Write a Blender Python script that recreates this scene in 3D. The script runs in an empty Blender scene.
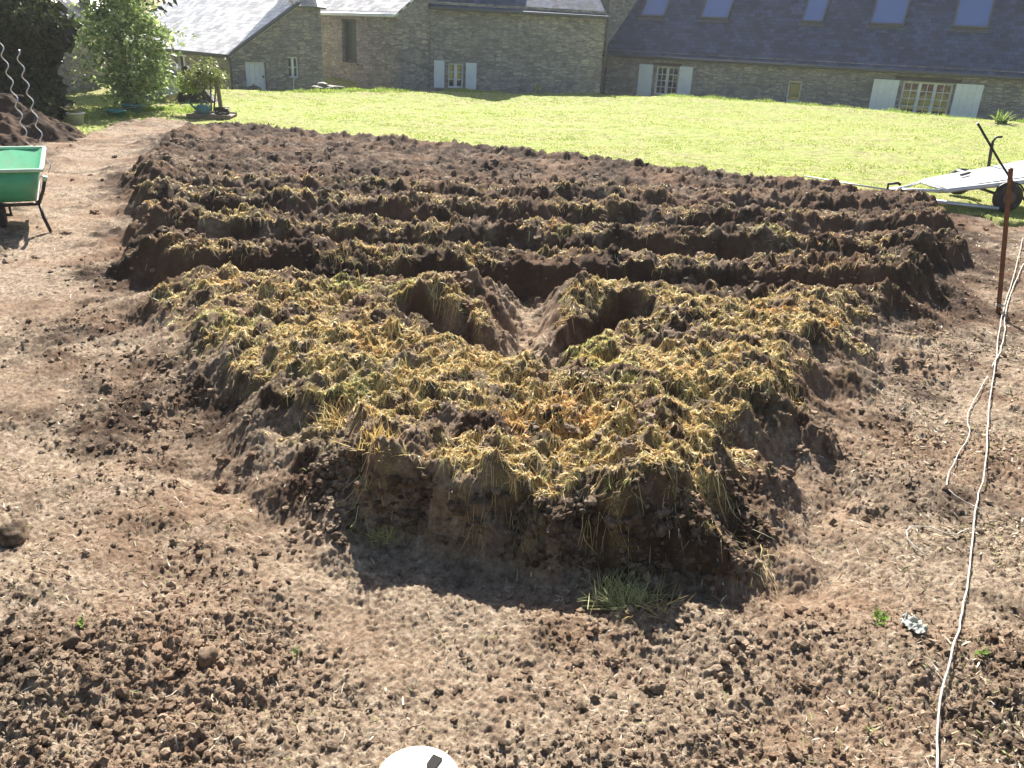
import bpy, bmesh, math, random
import numpy as np
from mathutils import Vector, Matrix, Euler
R = math.radians
sc = bpy.context.scene
col = sc.collection
rng = np.random.default_rng(7)
random.seed(7)

# ------------------------------------------------------------------ camera
CAMH = 1.75
P = R(23); RO = math.atan(.049)
c, s = math.cos(RO), math.sin(RO)
cr = Vector((c, s*math.sin(P), s*math.cos(P)))
cu = Vector((-s, c*math.sin(P), c*math.cos(P)))
cf = Vector((0, math.cos(P), -math.sin(P)))
m = Matrix((( cr.x, cu.x, -cf.x, 0), (cr.y, cu.y, -cf.y, 0), (cr.z, cu.z, -cf.z, CAMH), (0, 0, 0, 1)))
cam = bpy.data.cameras.new('camera'); camo = bpy.data.objects.new('camera', cam); col.objects.link(camo)
camo.matrix_world = m
cam.sensor_width = 36; cam.lens = 820/1024*36; cam.clip_start = .05; cam.clip_end = 2000
sc.camera = camo
# ------------------------------------------------------------------ sky, sun, exposure
SUN_EL, SUN_AZ = 40, -4      # degrees, azimuth clockwise from +Y
w = bpy.data.worlds.new('World'); sc.world = w; w.use_nodes = True
nt = w.node_tree; bg = nt.nodes['Background']
sky = nt.nodes.new('ShaderNodeTexSky'); sky.sky_type = 'NISHITA'; sky.sun_disc = False
sky.sun_elevation = R(SUN_EL); sky.sun_rotation = R(SUN_AZ); sky.air_density = 1.0; sky.dust_density = 2.0
nt.links.new(sky.outputs[0], bg.inputs[0]); bg.inputs[1].default_value = .055
sl = bpy.data.lights.new('sun', 'SUN'); sl.energy = 5.0; sl.angle = R(.5); sl.color = (1, .95, .87)
so = bpy.data.objects.new('sun', sl); col.objects.link(so)
sd = Vector((math.sin(R(SUN_AZ))*math.cos(R(SUN_EL)), math.cos(R(SUN_AZ))*math.cos(R(SUN_EL)), math.sin(R(SUN_EL))))
so.rotation_euler = sd.to_track_quat('Z', 'Y').to_euler()
so.location = (0, 0, 30)
sc.view_settings.view_transform = 'Standard'; sc.view_settings.look = 'None'
sc.view_settings.exposure = 1.48; sc.view_settings.gamma = 1; sc.view_settings.use_curve_mapping = False

# ------------------------------------------------------------------ tagging helpers
def tag(o, label=None, cat=None, group=None, kind=None):
    if label: o['label'] = label
    if cat: o['category'] = cat
    if group: o['group'] = group
    if kind: o['kind'] = kind
    return o
def empty(name, loc, rz=0):
    o = bpy.data.objects.new(name, None); col.objects.link(o); o.location = loc; o.rotation_euler = (0, 0, rz)
    o.empty_display_size = .1
    return o
def link(name, me, mats, parent=None, loc=None, rot=None):
    o = bpy.data.objects.new(name, me); col.objects.link(o)
    for mt in (mats if isinstance(mats, (list, tuple)) else [mats]): me.materials.append(mt)
    if parent: o.parent = parent
    if loc: o.location = loc
    if rot: o.rotation_euler = rot
    return o
def npmesh(name, V, F, colors=None, smooth=False, attrs=None):
    """V (n,3), F (m,k) arrays; colors (n,3) per vertex"""
    me = bpy.data.meshes.new(name)
    V = np.asarray(V, np.float32); F = np.asarray(F, np.int32); k = F.shape[1]
    me.vertices.add(len(V)); me.vertices.foreach_set('co', V.ravel())
    me.loops.add(F.size); me.loops.foreach_set('vertex_index', F.ravel())
    me.polygons.add(len(F)); me.polygons.foreach_set('loop_start', np.arange(0, F.size, k, dtype=np.int32))
    me.polygons.foreach_set('use_smooth', np.full(len(F), smooth, bool))
    me.update(calc_edges=True)
    if colors is not None:
        a = me.attributes.new('tint', 'FLOAT_COLOR', 'POINT')
        a.data.foreach_set('color', np.c_[colors, np.ones(len(V))].astype(np.float32).ravel())
    for kk, v in (attrs or {}).items():
        a = me.attributes.new(kk, 'FLOAT', 'POINT'); a.data.foreach_set('value', np.asarray(v, np.float32))
    return me

# ------------------------------------------------------------------ numpy noise
def _h(ix, iy, seed):
    n = (ix.astype(np.int64)*374761393 + iy.astype(np.int64)*668265263 + seed*974634777) & 0xffffffff
    n = ((n ^ (n >> 13))*1274126177) & 0xffffffff
    n = ((n ^ (n >> 16))*2246822519) & 0xffffffff
    return (n ^ (n >> 15)) & 0xffffffff
def hsh(ix, iy, seed): return _h(ix, iy, seed)/4294967296.0
def noise(x, y, seed=0):
    ix = np.floor(x); iy = np.floor(y); fx = x-ix; fy = y-iy
    ux = fx*fx*fx*(fx*(fx*6-15)+10); uy = fy*fy*fy*(fy*(fy*6-15)+10)
    def g(a, b):
        t = hsh(ix+a, iy+b, seed)*2*np.pi
        return np.cos(t)*(fx-a)+np.sin(t)*(fy-b)
    a = g(0, 0)*(1-ux)+g(1, 0)*ux; b = g(0, 1)*(1-ux)+g(1, 1)*ux
    return (a*(1-uy)+b*uy)*1.5
def fbm(x, y, oct=4, seed=0, gain=.5):
    r = 0; a = 1
    for i in range(oct):
        r = r+a*noise(x*2**i+i*17.3, y*2**i-i*9.1, seed+i); a *= gain
    return r
def lumps(x, y, cell, pres, seed, rmin=.25, rmax=.6):
    """half-sunk clods of uneven size on a jittered lattice; pres = share of cells that carry one"""
    X = x/cell; Y = y/cell; ix = np.floor(X); iy = np.floor(Y); out = np.zeros_like(X)
    for a in (-1, 0, 1):
        for b in (-1, 0, 1):
            jx = ix+a; jy = iy+b
            px = jx+.15+.7*hsh(jx, jy, seed); py = jy+.15+.7*hsh(jx, jy, seed+1)
            r = rmin+(rmax-rmin)*hsh(jx, jy, seed+2)**1.5
            on = hsh(jx, jy, seed+3) < pres
            th = hsh(jx, jy, seed+4)*np.pi; st = 1+.6*hsh(jx, jy, seed+5)
            dx = X-px; dy = Y-py
            q = ((dx*np.cos(th)+dy*np.sin(th))/st)**2+((-dx*np.sin(th)+dy*np.cos(th))*st**.3)**2
            out = np.maximum(out, np.where(on, np.sqrt(np.maximum(r*r-q, 0)), 0))
    return out*cell
def sst(a, b, x):
    t = np.clip((x-a)/(b-a), 0, 1); return t*t*(3-2*t)
def poly_sdf(x, y, poly):
    d = np.full(x.shape, 1e9); ins = np.zeros(x.shape, bool); n = len(poly)
    for i in range(n):
        x0, y0 = poly[i]; x1, y1 = poly[(i+1) % n]
        ex, ey = x1-x0, y1-y0; t = np.clip(((x-x0)*ex+(y-y0)*ey)/(ex*ex+ey*ey), 0, 1)
        d = np.minimum(d, (x-x0-t*ex)**2+(y-y0-t*ey)**2)
        cnd = ((y0 > y) != (y1 > y)) & (x < (x1-x0)*(y-y0)/(y1-y0+1e-12)+x0)
        ins ^= cnd
    d = np.sqrt(d); return np.where(ins, d, -d)
def caps(x, y, ax, ay, bx, by):
    ex, ey = bx-ax, by-ay; t = np.clip(((x-ax)*ex+(y-ay)*ey)/(ex*ex+ey*ey), 0, 1)
    return np.hypot(x-ax-t*ex, y-ay-t*ey)

BED = [(-.82, 2.68), (-.6, 2.56), (-.2, 2.51), (.3, 2.44), (.80, 2.40), (1.08, 2.66), (1.58, 3.45), (2.2, 4.5), (2.8, 5.3), (3.3, 5.95), (3.65, 6.9),
       (4.3, 7.7), (4.65, 8.6), (5.15, 10.0), (5.0, 10.9), (2.5, 12.0), (.3, 13.2), (-2.5, 14.1), (-5.2, 15.0), (-5.9, 14.2), (-5.2, 11.5), (-4.6, 9.4),
       (-3.75, 7.7), (-3.1, 6.3), (-2.75, 5.2), (-2.05, 4.15), (-1.32, 3.2)]
SOILP = [(-12, 0), (-12, 3), (-9.4, 8), (-7.9, 11.6), (-6.9, 13.0), (-7.1, 15.0), (-6.9, 16.1), (-6.3, 15.6), (-5.9, 15.0), (-5.6, 15.4), (-4.9, 15.4), (-2.5, 14.35), (.3, 13.4), (2.5, 12.25), (4.9, 11.2), (5.2, 10.5),
         (5.7, 9.8), (6.6, 9.55), (9, 9.4), (14, 9.2), (14, 0), (14, -6), (-12, -6)]
PT = [(0, .27), (3.0, .265), (4.3, .225), (5.0, .215), (5.38, .19), (5.52, .15), (5.60, .03), (5.72, .02), (5.85, .22), (6.05, .25), (6.42, .15), (6.58, .04), (6.70, .02), (6.90, .23), (7.1, .23), (7.5, .13),
      (7.68, .03), (7.82, .02), (8.04, .21), (8.3, .20), (8.75, .11), (9.0, .03), (9.16, .02), (9.40, .17), (9.7, .15), (10.2, .07), (10.45, .04), (10.7, .11), (11.1, .07), (12, .08), (14, .07), (20, .05)]
PTx = np.array([a for a, b in PT]); PTy = np.array([b for a, b in PT])
def terrain(x, y, detail=True):
    """returns z, mulch 0..1, path 0..1, bed 0..1"""
    x = np.asarray(x, float); y = np.asarray(y, float)
    wx = x+.13*noise(x*2.3, y*2.3, 11)+.075*noise(x*6, y*6, 12); wy = y+.11*noise(x*2.1, y*2.1, 13)+.075*noise(x*5.5, y*5.5, 14)+.02*noise(x*17, y*17, 17)
    e = poly_sdf(wx, wy, BED)
    front = 1-sst(3.0, 3.6, y-.1*x)
    ff = front*sst(-.75,-.5,x)*(1-sst(.7,1.0,x)); wid = .23*ff+.58*(1-ff)*(1-.45*sst(5.3, 6.5, y))
    bed = sst(-.02, 1, e/wid+.0)
    t = y*.45+wy*.55-.08*x+.04*noise(x*.9, y*.5, 15)
    prof = np.interp(t, PTx, PTy)
    prof = prof*(1+.22*noise(x*1.6, y*1.2, 16))
    far_left = sst(10, 11.5, y)
    # the dug openings in the middle of the plateau
    w2 = .035*noise(x*7, y*7, 21)
    d1 = caps(x, y, -.62, 4.72, -.12, 4.2)+w2; d2 = caps(x, y, .72, 4.92, .2, 4.3)+w2
    d3 = caps(x, y, .1, 6.0, .07, 4.0)+w2
    mound = .09*np.exp(-((x+.45)**2/.12+(y-5.05)**2/.035))+.09*np.exp(-((x-.58)**2/.12+(y-5.2)**2/.03))
    prof = prof+mound*1.1
    hole = np.minimum(np.minimum(sst(.10, .18, d1), sst(.09, .17, d2)), sst(.02, .28, d3)); hole = np.clip(hole+.12*fbm(x*9, y*9, 2, 23)*hole*(1-hole)*4, 0, 1)
    # the near part of the path climbs out gently, so it is shallow at its front end
    prof = np.where(t < 5.72, prof*hole+.012*(1-hole), prof)
    z = prof*bed
    # furrows run out to the sides into a lower rim of heaped clods
    rim = np.exp(-((e-.35)/.25)**2)*sst(5.3, 5.8, y)*.07
    z = z+rim
    # trodden paths on both sides and a slight dish in front of the bed
    outside = 1-sst(-.25, .05, e)
    path = np.exp(-((e+.66)/.44)**2)*sst(1.9, 2.4, y)
    path = np.maximum(path, np.exp(-((y-2.02+.10*x+.08*noise(x*1.5, y*1.5, 24))/.34)**2)*sst(-1.3, -.3, x)*(1-sst(1.0, 2.0, x))*.9)
    z = z-.035*path-.05*np.exp(-((e+.1)/.12)**2)*front
    z = z+.045*fbm(x*.7, y*.7, 2, 31)*(1-.5*bed)+.030*fbm(x*2.2, y*2.6, 3, 33)*(1-.4*path)
    z = z+.22*np.exp(-((x+1.95)**2/.12+(y-2.5)**2/.05))*0
    mn = fbm(x*1.5, y*1.9, 3, 41)
    near = (1-sst(4.9, 5.3, t))
    mulch = sst(-.6, .35, mn+.38*near-.04+.8*fbm(x*6, y*7, 3, 44))*sst(.28, .9, (e+.12*noise(x*4, y*4, 43)+.06*noise(x*13, y*13, 45))/wid)*sst(.6, 1, hole)
    mulch = mulch*np.where(t > 5.3, np.clip((prof-.10)/.10, 0, 1)*(.68-.4*sst(.5, 4, x))*(.85+.6*noise(x*2.1, y*3, 48))*(1-.75*sst(8.6, 11, y)), 1)
    if detail:
        act = np.clip(.30+.75*bed*(1-.35*sst(9.5, 11, y))+.0*outside-.34*path+.34*fbm(x*1.3+5, y*1.3, 3, 51), .03, 1.2)*(.35+.65*np.maximum(hole, 1-bed))
        dx = .02*noise(x*22, y*22, 61); dy = .02*noise(x*22, y*22, 62)
        big = lumps(x+dx*2.5+.03*noise(x*9, y*9, 63), y+dy*2.5+.03*noise(x*9, y*9, 64), .2, np.clip(.6*bed*sst(5.2, 5.8, t)+.30*bed+.05*(1-bed)*(1-path), 0, 1), 70, .14, .36)
        crest = np.exp(-((e-.33)/.17)**2)*ff
        big = np.maximum(big, 1.5*crest*lumps(x+dx*2, y+dy*2, .17, .75, 75, .2, .45))
        big = big*(1+.45*fbm(x*17, y*17, 3, 65))*(1-.35*near*bed)
        mid = lumps(x+dx, y+dy, .115, np.clip(.75*act, 0, .8), 80, .16, .5)
        sm = lumps(x+dx*.6, y+dy*.6, .048, np.clip(act+.05, 0, .85), 90, .15, .52)
        big = .09*np.tanh(big/.09)
        z = z+big*.62*(.6+.4*bed)+mid*.5*(1+.45*fbm(x*30, y*30, 2, 66))*(.55+.45*sst(2.5, 4, y))+sm*.6*sst(-.45, .35, fbm(x*3.3, y*3.3, 2, 91)+.8*bed)
        nearf = 1-sst(3.2, 5.0, y)
        z = z+act*((.026+.02*bed)*fbm(x*7, y*7, 3, 101)+.012*np.abs(fbm(x*26, y*26, 3, 105)))
        z = z+(.008+.006*act)*fbm(x*60, y*60, 3, 111)*1.0
        tiny = lumps(x+.006*noise(x*60, y*60, 121), y, .019, .55*nearf, 122, .15, .55)
        z = z+tiny*.45*sst(-.2, .5, fbm(x*6, y*6, 2, 123))+.0035*fbm(x*120, y*120, 2, 124)*nearf
    return z, mulch, path, bed
def tz(x, y): return float(terrain(np.array([x]), np.array([y]))[0][0])

# ------------------------------------------------------------------ materials
def mat(name):
    mt = bpy.data.materials.new(name); mt.use_nodes = True
    n = mt.node_tree; b = n.nodes['Principled BSDF']; return mt, n, b
def nd(n, t, **kw):
    q = n.nodes.new(t)
    for k, v in kw.items():
        if hasattr(q, k): setattr(q, k, v)
    return q
def ramp(n, fac, stops):
    r = n.nodes.new('ShaderNodeValToRGB'); e = r.color_ramp.elements
    while len(e) < len(stops): e.new(.5)
    for i, (p, cc) in enumerate(stops):
        e[i].position = p; e[i].color = (*cc, 1)
    n.links.new(fac, r.inputs[0]); return r.outputs[0]
def noise_n(n, scale, detail=5, rough=.6, vec=None, dist=0):
    q = n.nodes.new('ShaderNodeTexNoise'); q.inputs['Scale'].default_value = scale; q.inputs['Detail'].default_value = detail
    q.inputs['Roughness'].default_value = rough; q.inputs['Distortion'].default_value = dist
    if vec is None:
        g = n.nodes.new('ShaderNodeNewGeometry'); vec = g.outputs['Position']
    n.links.new(vec, q.inputs['Vector']); return q.outputs['Fac']
def mixc(n, fac, a, b, mode='MIX'):
    q = n.nodes.new('ShaderNodeMix'); q.data_type = 'RGBA'; q.blend_type = mode
    for i, v in ((0, fac), (6, a), (7, b)):
        if isinstance(v, (int, float)): q.inputs[i].default_value = v
        elif isinstance(v, tuple): q.inputs[i].default_value = (*v, 1)
        else: n.links.new(v, q.inputs[i])
    return q.outputs[2]
def bump(n, b, h, strength=.5, dist=.01):
    q = n.nodes.new('ShaderNodeBump'); q.inputs['Strength'].default_value = strength; q.inputs['Distance'].default_value = dist
    n.links.new(h, q.inputs['Height']); n.links.new(q.outputs[0], b.inputs['Normal']); return q
def attr(n, name):
    q = n.nodes.new('ShaderNodeAttribute'); q.attribute_name = name; return q
def simple(name, colr, rough=.6, metal=0, var=.12, scale=25, bstr=.15, dirt=None, spec=.5):
    mt, n, b = mat(name)
    f = noise_n(n, scale, 6, .65)
    a = tuple(min(1, v*(1-var)) for v in colr); d = tuple(min(1, v*(1+var)) for v in colr)
    cc = ramp(n, f, [(.3, a), (.7, d)])
    if dirt:
        f2 = noise_n(n, scale*.35, 6, .7)
        k = ramp(n, f2, [(.52, (0, 0, 0)), (.66, (1, 1, 1))])
        cc = mixc(n, k, cc, dirt)
    n.links.new(cc, b.inputs['Base Color']); b.inputs['Roughness'].default_value = rough; b.inputs['Metallic'].default_value = metal
    b.inputs['Specular IOR Level'].default_value = spec
    bump(n, b, f, bstr, .005); return mt

def make_soil(name, clod=False):
    mt, n, b = mat(name)
    f1 = noise_n(n, 1.3, 6, .6); f2 = noise_n(n, 30, 8, .75); f3 = noise_n(n, 210, 4, .7); f4 = noise_n(n, 5.5, 5, .65)
    dry = ramp(n, f2, [(.30, (.10, .070, .048)), (.43, (.225, .165, .116)), (.55, (.36, .28, .20)), (.71, (.62, .53, .41))])
    dark = ramp(n, f2, [(.3, (.038, .024, .016)), (.6, (.082, .053, .036)), (.8, (.17, .12, .083))])
    if clod: k = ramp(n, f4, [(.35, (.0, .0, .0)), (.7, (1, 1, 1))])
    else:
        pa = attr(n, 'dark_soil'); q = nd(n, 'ShaderNodeMath', operation='ADD'); n.links.new(pa.outputs['Fac'], q.inputs[0])
        q2 = nd(n, 'ShaderNodeMath', operation='MULTIPLY_ADD'); n.links.new(f4, q2.inputs[0]); q2.inputs[1].default_value = 1.3; q2.inputs[2].default_value = -.65
        n.links.new(q2.outputs[0], q.inputs[1]); k = ramp(n, q.outputs[0], [(.2, (0, 0, 0)), (.8, (1, 1, 1))])
    cc = mixc(n, k, dry, dark)
    # reddish crumbs
    r = ramp(n, f1, [(.45, (0, 0, 0)), (.65, (.5, .5, .5))])
    cc = mixc(n, r, cc, (.235, .135, .08))
    if not clod:
        mu = attr(n, 'mulch')
        my = ramp(n, noise_n(n, 70, 5, .7, dist=1.5), [(.3, (.06, .042, .025)), (.5, (.25, .19, .09)), (.68, (.48, .39, .21))])
        cc = mixc(n, mu.outputs['Fac'], cc, my)
    else:
        a = attr(n, 'tint'); cc = mixc(n, 1.0, cc, a.outputs['Color'], 'MULTIPLY')
    n.links.new(cc, b.inputs['Base Color']); b.inputs['Roughness'].default_value = .95
    b.inputs['Specular IOR Level'].default_value = .15
    ad = nd(n, 'ShaderNodeMath', operation='ADD'); n.links.new(f2, ad.inputs[0]); n.links.new(f3, ad.inputs[1])
    bump(n, b, ad.outputs[0], .8, .012)
    return mt
M = {}
M['soil'] = make_soil('soil'); M['clod'] = make_soil('clod', True)
def blade_mat(name, trans=.4, rough=.6, var=True):
    mt = bpy.data.materials.new(name); mt.use_nodes = True; n = mt.node_tree; n.nodes.clear()
    out = n.nodes.new('ShaderNodeOutputMaterial'); a = attr(n, 'tint')
    b = n.nodes.new('ShaderNodeBsdfPrincipled'); b.inputs['Roughness'].default_value = rough
    b.inputs['Specular IOR Level'].default_value = .35
    t = n.nodes.new('ShaderNodeBsdfTranslucent'); mx = n.nodes.new('ShaderNodeMixShader'); mx.inputs[0].default_value = trans
    n.links.new(a.outputs['Color'], b.inputs['Base Color']); n.links.new(a.outputs['Color'], t.inputs['Color'])
    n.links.new(b.outputs[0], mx.inputs[1]); n.links.new(t.outputs[0], mx.inputs[2]); n.links.new(mx.outputs[0], out.inputs[0]); return mt
M['blade'] = blade_mat('grass_blade', .5); M['straw'] = blade_mat('straw', .3, .7); M['leaf'] = blade_mat('leaf', .4, .4)
M['needle'] = blade_mat('needle', .25, .6)
M['litter'] = blade_mat('litter', .15, .8)
# lawn ground
mt, n, b = mat('lawn_ground'); M['lawn'] = mt
f1 = noise_n(n, .4, 5, .7); f2 = noise_n(n, 7, 8, .85); f3 = noise_n(n, 2.2, 6, .7)
g = ramp(n, f2, [(.3, (.09, .12, .03)), (.5, (.26, .30, .085)), (.7, (.46, .47, .19))])
bare = ramp(n, f2, [(.35, (.18, .17, .07)), (.65, (.42, .37, .2))])
q = nd(n, 'ShaderNodeMath', operation='ADD'); n.links.new(f1, q.inputs[0]); n.links.new(f3, q.inputs[1])
qh = nd(n, 'ShaderNodeMath', operation='MULTIPLY'); n.links.new(q.outputs[0], qh.inputs[0]); qh.inputs[1].default_value = .5
k2 = ramp(n, qh.outputs[0], [(.48, (.0, .0, .0)), (.58, (.8, .8, .8))])
n.links.new(mixc(n, k2, g, bare), b.inputs['Base Color']); b.inputs['Roughness'].default_value = .95; b.inputs['Specular IOR Level'].default_value = .1
bump(n, b, f2, .8, .03)
# stone walls: irregular courses of rubble stone
def stone(name, cols, mortar, sx=2.6, sz=7.0):
    mt, n, b = mat(name)
    tc = n.nodes.new('ShaderNodeTexCoord'); mp = n.nodes.new('ShaderNodeMapping'); mp.inputs['Scale'].default_value = (sx, sx, sz)
    n.links.new(tc.outputs['Object'], mp.inputs[0])
    nz = n.nodes.new('ShaderNodeTexNoise'); nz.inputs['Scale'].default_value = 1.2; n.links.new(mp.outputs[0], nz.inputs['Vector'])
    wv = mixc(n, .16, mp.outputs[0], nz.outputs['Color'])
    v = n.nodes.new('ShaderNodeTexVoronoi'); v.inputs['Randomness'].default_value = .8; n.links.new(wv, v.inputs['Vector']); v.inputs['Scale'].default_value = 1.2
    v2 = n.nodes.new('ShaderNodeTexVoronoi'); v2.feature = 'DISTANCE_TO_EDGE'; v2.inputs['Randomness'].default_value = .8; v2.inputs['Scale'].default_value = 1.2; n.links.new(wv, v2.inputs['Vector'])
    sp = n.nodes.new('ShaderNodeSeparateColor'); n.links.new(v.outputs['Color'], sp.inputs[0])
    cc = ramp(n, sp.outputs[0], cols)
    f = noise_n(n, 9, 7, .7, tc.outputs['Object']); f2 = noise_n(n, .8, 4, .6, tc.outputs['Object'])
    cc = mixc(n, .55, cc, ramp(n, f, [(.3, (.35, .33, .3)), (.7, (.75, .72, .68))]), 'MULTIPLY')
    cc = mixc(n, 1.0, cc, ramp(n, f2, [(.3, (1.3, 1.3, 1.3)), (.7, (1.9, 1.85, 1.75))]), 'MULTIPLY')
    mk = ramp(n, v2.outputs['Distance'], [(.015, (1, 1, 1)), (.06, (0, 0, 0))])
    cc = mixc(n, mk, cc, mortar)
    n.links.new(cc, b.inputs['Base Color']); b.inputs['Roughness'].default_value = .9; b.inputs['Specular IOR Level'].default_value = .2
    q = nd(n, 'ShaderNodeMath', operation='MULTIPLY_ADD'); mr = ramp(n, v2.outputs['Distance'], [(0, (0, 0, 0)), (.12, (1, 1, 1))])
    n.links.new(mr, q.inputs[0]); q.inputs[1].default_value = 1; n.links.new(f, q.inputs[2])
    bump(n, b, q.outputs[0], .8, .04); return mt
SC = [(.0, (.19, .19, .205)), (.25, (.25, .25, .26)), (.45, (.33, .32, .315)), (.65, (.27, .275, .30)), (.85, (.38, .37, .36)), (1, (.22, .222, .24))]
M['stone'] = stone('rubble_stone', SC, (.24, .238, .24), 4.2, 12)
M['stone_warm'] = stone('warm_rubble_stone', [(p, (a*1.03, b_*1.0, c_*.97)) for p, (a, b_, c_) in SC], (.25, .242, .235), 4.2, 12)
def slate(name, base, rough, row=.17):
    mt, n, b = mat(name)
    tc = n.nodes.new('ShaderNodeTexCoord'); br = n.nodes.new('ShaderNodeTexBrick'); n.links.new(tc.outputs['Object'], br.inputs['Vector'])
    br.inputs['Scale'].default_value = 1; br.inputs['Brick Width'].default_value = .22; br.inputs['Row Height'].default_value = row
    br.inputs['Mortar Size'].default_value = .006; br.inputs['Mortar Smooth'].default_value = .2; br.inputs['Bias'].default_value = 0
    br.inputs['Color1'].default_value = (*[v*.65 for v in base], 1); br.inputs['Color2'].default_value = (*[min(1, v*1.45) for v in base], 1)
    br.inputs['Mortar'].default_value = (*[v*.3 for v in base], 1)
    f = noise_n(n, .9, 6, .7, tc.outputs['Object']); f2 = noise_n(n, 6, 6, .75, tc.outputs['Object'])
    cc = mixc(n, .8, br.outputs[0], ramp(n, f, [(.3, (.55, .55, .6)), (.7, (1.3, 1.25, 1.2))]), 'MULTIPLY')
    cc = mixc(n, ramp(n, f2, [(.58, (0, 0, 0)), (.72, (.45, .45, .45))]), cc, (.20, .19, .17))
    n.links.new(cc, b.inputs['Base Color']); n.links.new(ramp(n, f2, [(.3, (rough*.8,)*3), (.7, (min(1, rough*1.3),)*3)]), b.inputs['Roughness'])
    bump(n, b, br.outputs['Fac'], -.5, .012); return mt
M['slate_blue'] = slate('blue_slate', (.045, .070, .14), .75)
M['slate_glare'] = slate('glare_grey_slate', (.62, .62, .61), .3)  # near-white base puts sun glare into the slate colour
M['white_paint'] = simple('white_paint', (.72, .76, .82), .5, 0, .05, 6, .1, (.55, .57, .58))
M['shutter'] = simple('shutter_paint', (.74, .80, .86), .55, 0, .06, 5, .1)
M['wood_dark'] = simple('dark_wood', (.07, .06, .055), .8, 0, .3, 30, .4)
M['wood_old'] = simple('weathered_wood', (.22, .17, .13), .85, 0, .3, 25, .4)
M['zinc'] = simple('zinc', (.09, .10, .115), .7, .0, .15, 10, .1)
M['galv'] = simple('galvanised_steel', (.62, .63, .64), .42, .8, .12, 40, .15)
M['rust'] = simple('rusty_steel', (.20, .085, .045), .85, .2, .35, 60, .4, (.10, .05, .03))
M['green_plastic'] = simple('green_plastic', (.08, .42, .22), .42, 0, .12, 12, .1, (.16, .36, .2))
M['rim_plastic'] = simple('pale_green_plastic', (.42, .60, .46), .45, 0, .1, 20, .1, (.6, .62, .55))
M['teal_plastic'] = simple('teal_plastic', (.03, .30, .27), .4, 0, .1, 10, .05)
M['can_plastic'] = simple('sea_green_plastic', (.10, .25, .24), .45, 0, .1, 10, .05)
M['white_plastic'] = simple('white_plastic', (.75, .75, .73), .45, 0, .06, 12, .05, (.6, .58, .53))
M['lid_plastic'] = simple('white_lid_plastic', (.50, .49, .46), .6, 0, .12, 40, .25, (.56, .52, .46))
M['black_plastic'] = simple('black_plastic', (.018, .018, .02), .5, 0, .2, 12, .05)
M['black_steel'] = simple('black_steel', (.035, .033, .032), .5, .4, .3, 20, .1, (.09, .06, .045))
M['grey_sheet'] = simple('grey_trailer_board', (.55, .57, .60), .35, .3, .08, 6, .05, (.45, .45, .46))
M['rubber'] = simple('rubber', (.03, .028, .027), .85, 0, .25, 30, .2, (.09, .07, .055))
M['rope'] = simple('white_cord', (.56, .54, .48), .85, 0, .2, 60, .5, (.36, .31, .24))
M['red_plastic'] = simple('red_plastic', (.55, .09, .05), .45, 0, .1, 10, .05)
M['hole'] = simple('dark_hollow', (.012, .011, .010), .9, 0, .1, 10, .0)
M['rock'] = simple('granite', (.30, .28, .25), .85, 0, .35, 14, .7, (.17, .16, .15))
M['bark'] = simple('bark', (.13, .10, .075), .9, 0, .35, 18, .7)
M['interior'] = simple('dark_interior', (.02, .02, .022), .9, 0, .2, 2, 0)
mt, n, b = mat('window_glass'); M['glass'] = mt
b.inputs['Base Color'].default_value = (.012, .014, .016, 1); b.inputs['Roughness'].default_value = .03; b.inputs['Specular IOR Level'].default_value = 1.0
b.inputs['IOR'].default_value = 1.6
bump(n, b, noise_n(n, 2.5, 2, .5), .06, .05)
mt, n, b = mat('skylight_glass'); M['sky_glass'] = mt
b.inputs['Base Color'].default_value = (.10, .17, .40, 1); b.inputs['Roughness'].default_value = .08; b.inputs['IOR'].default_value = 1.9
mt, n, b = mat('green_glass'); M['green_glass'] = mt
b.inputs['Base Color'].default_value = (.035, .06, .05, 1); b.inputs['Roughness'].default_value = .25

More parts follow.
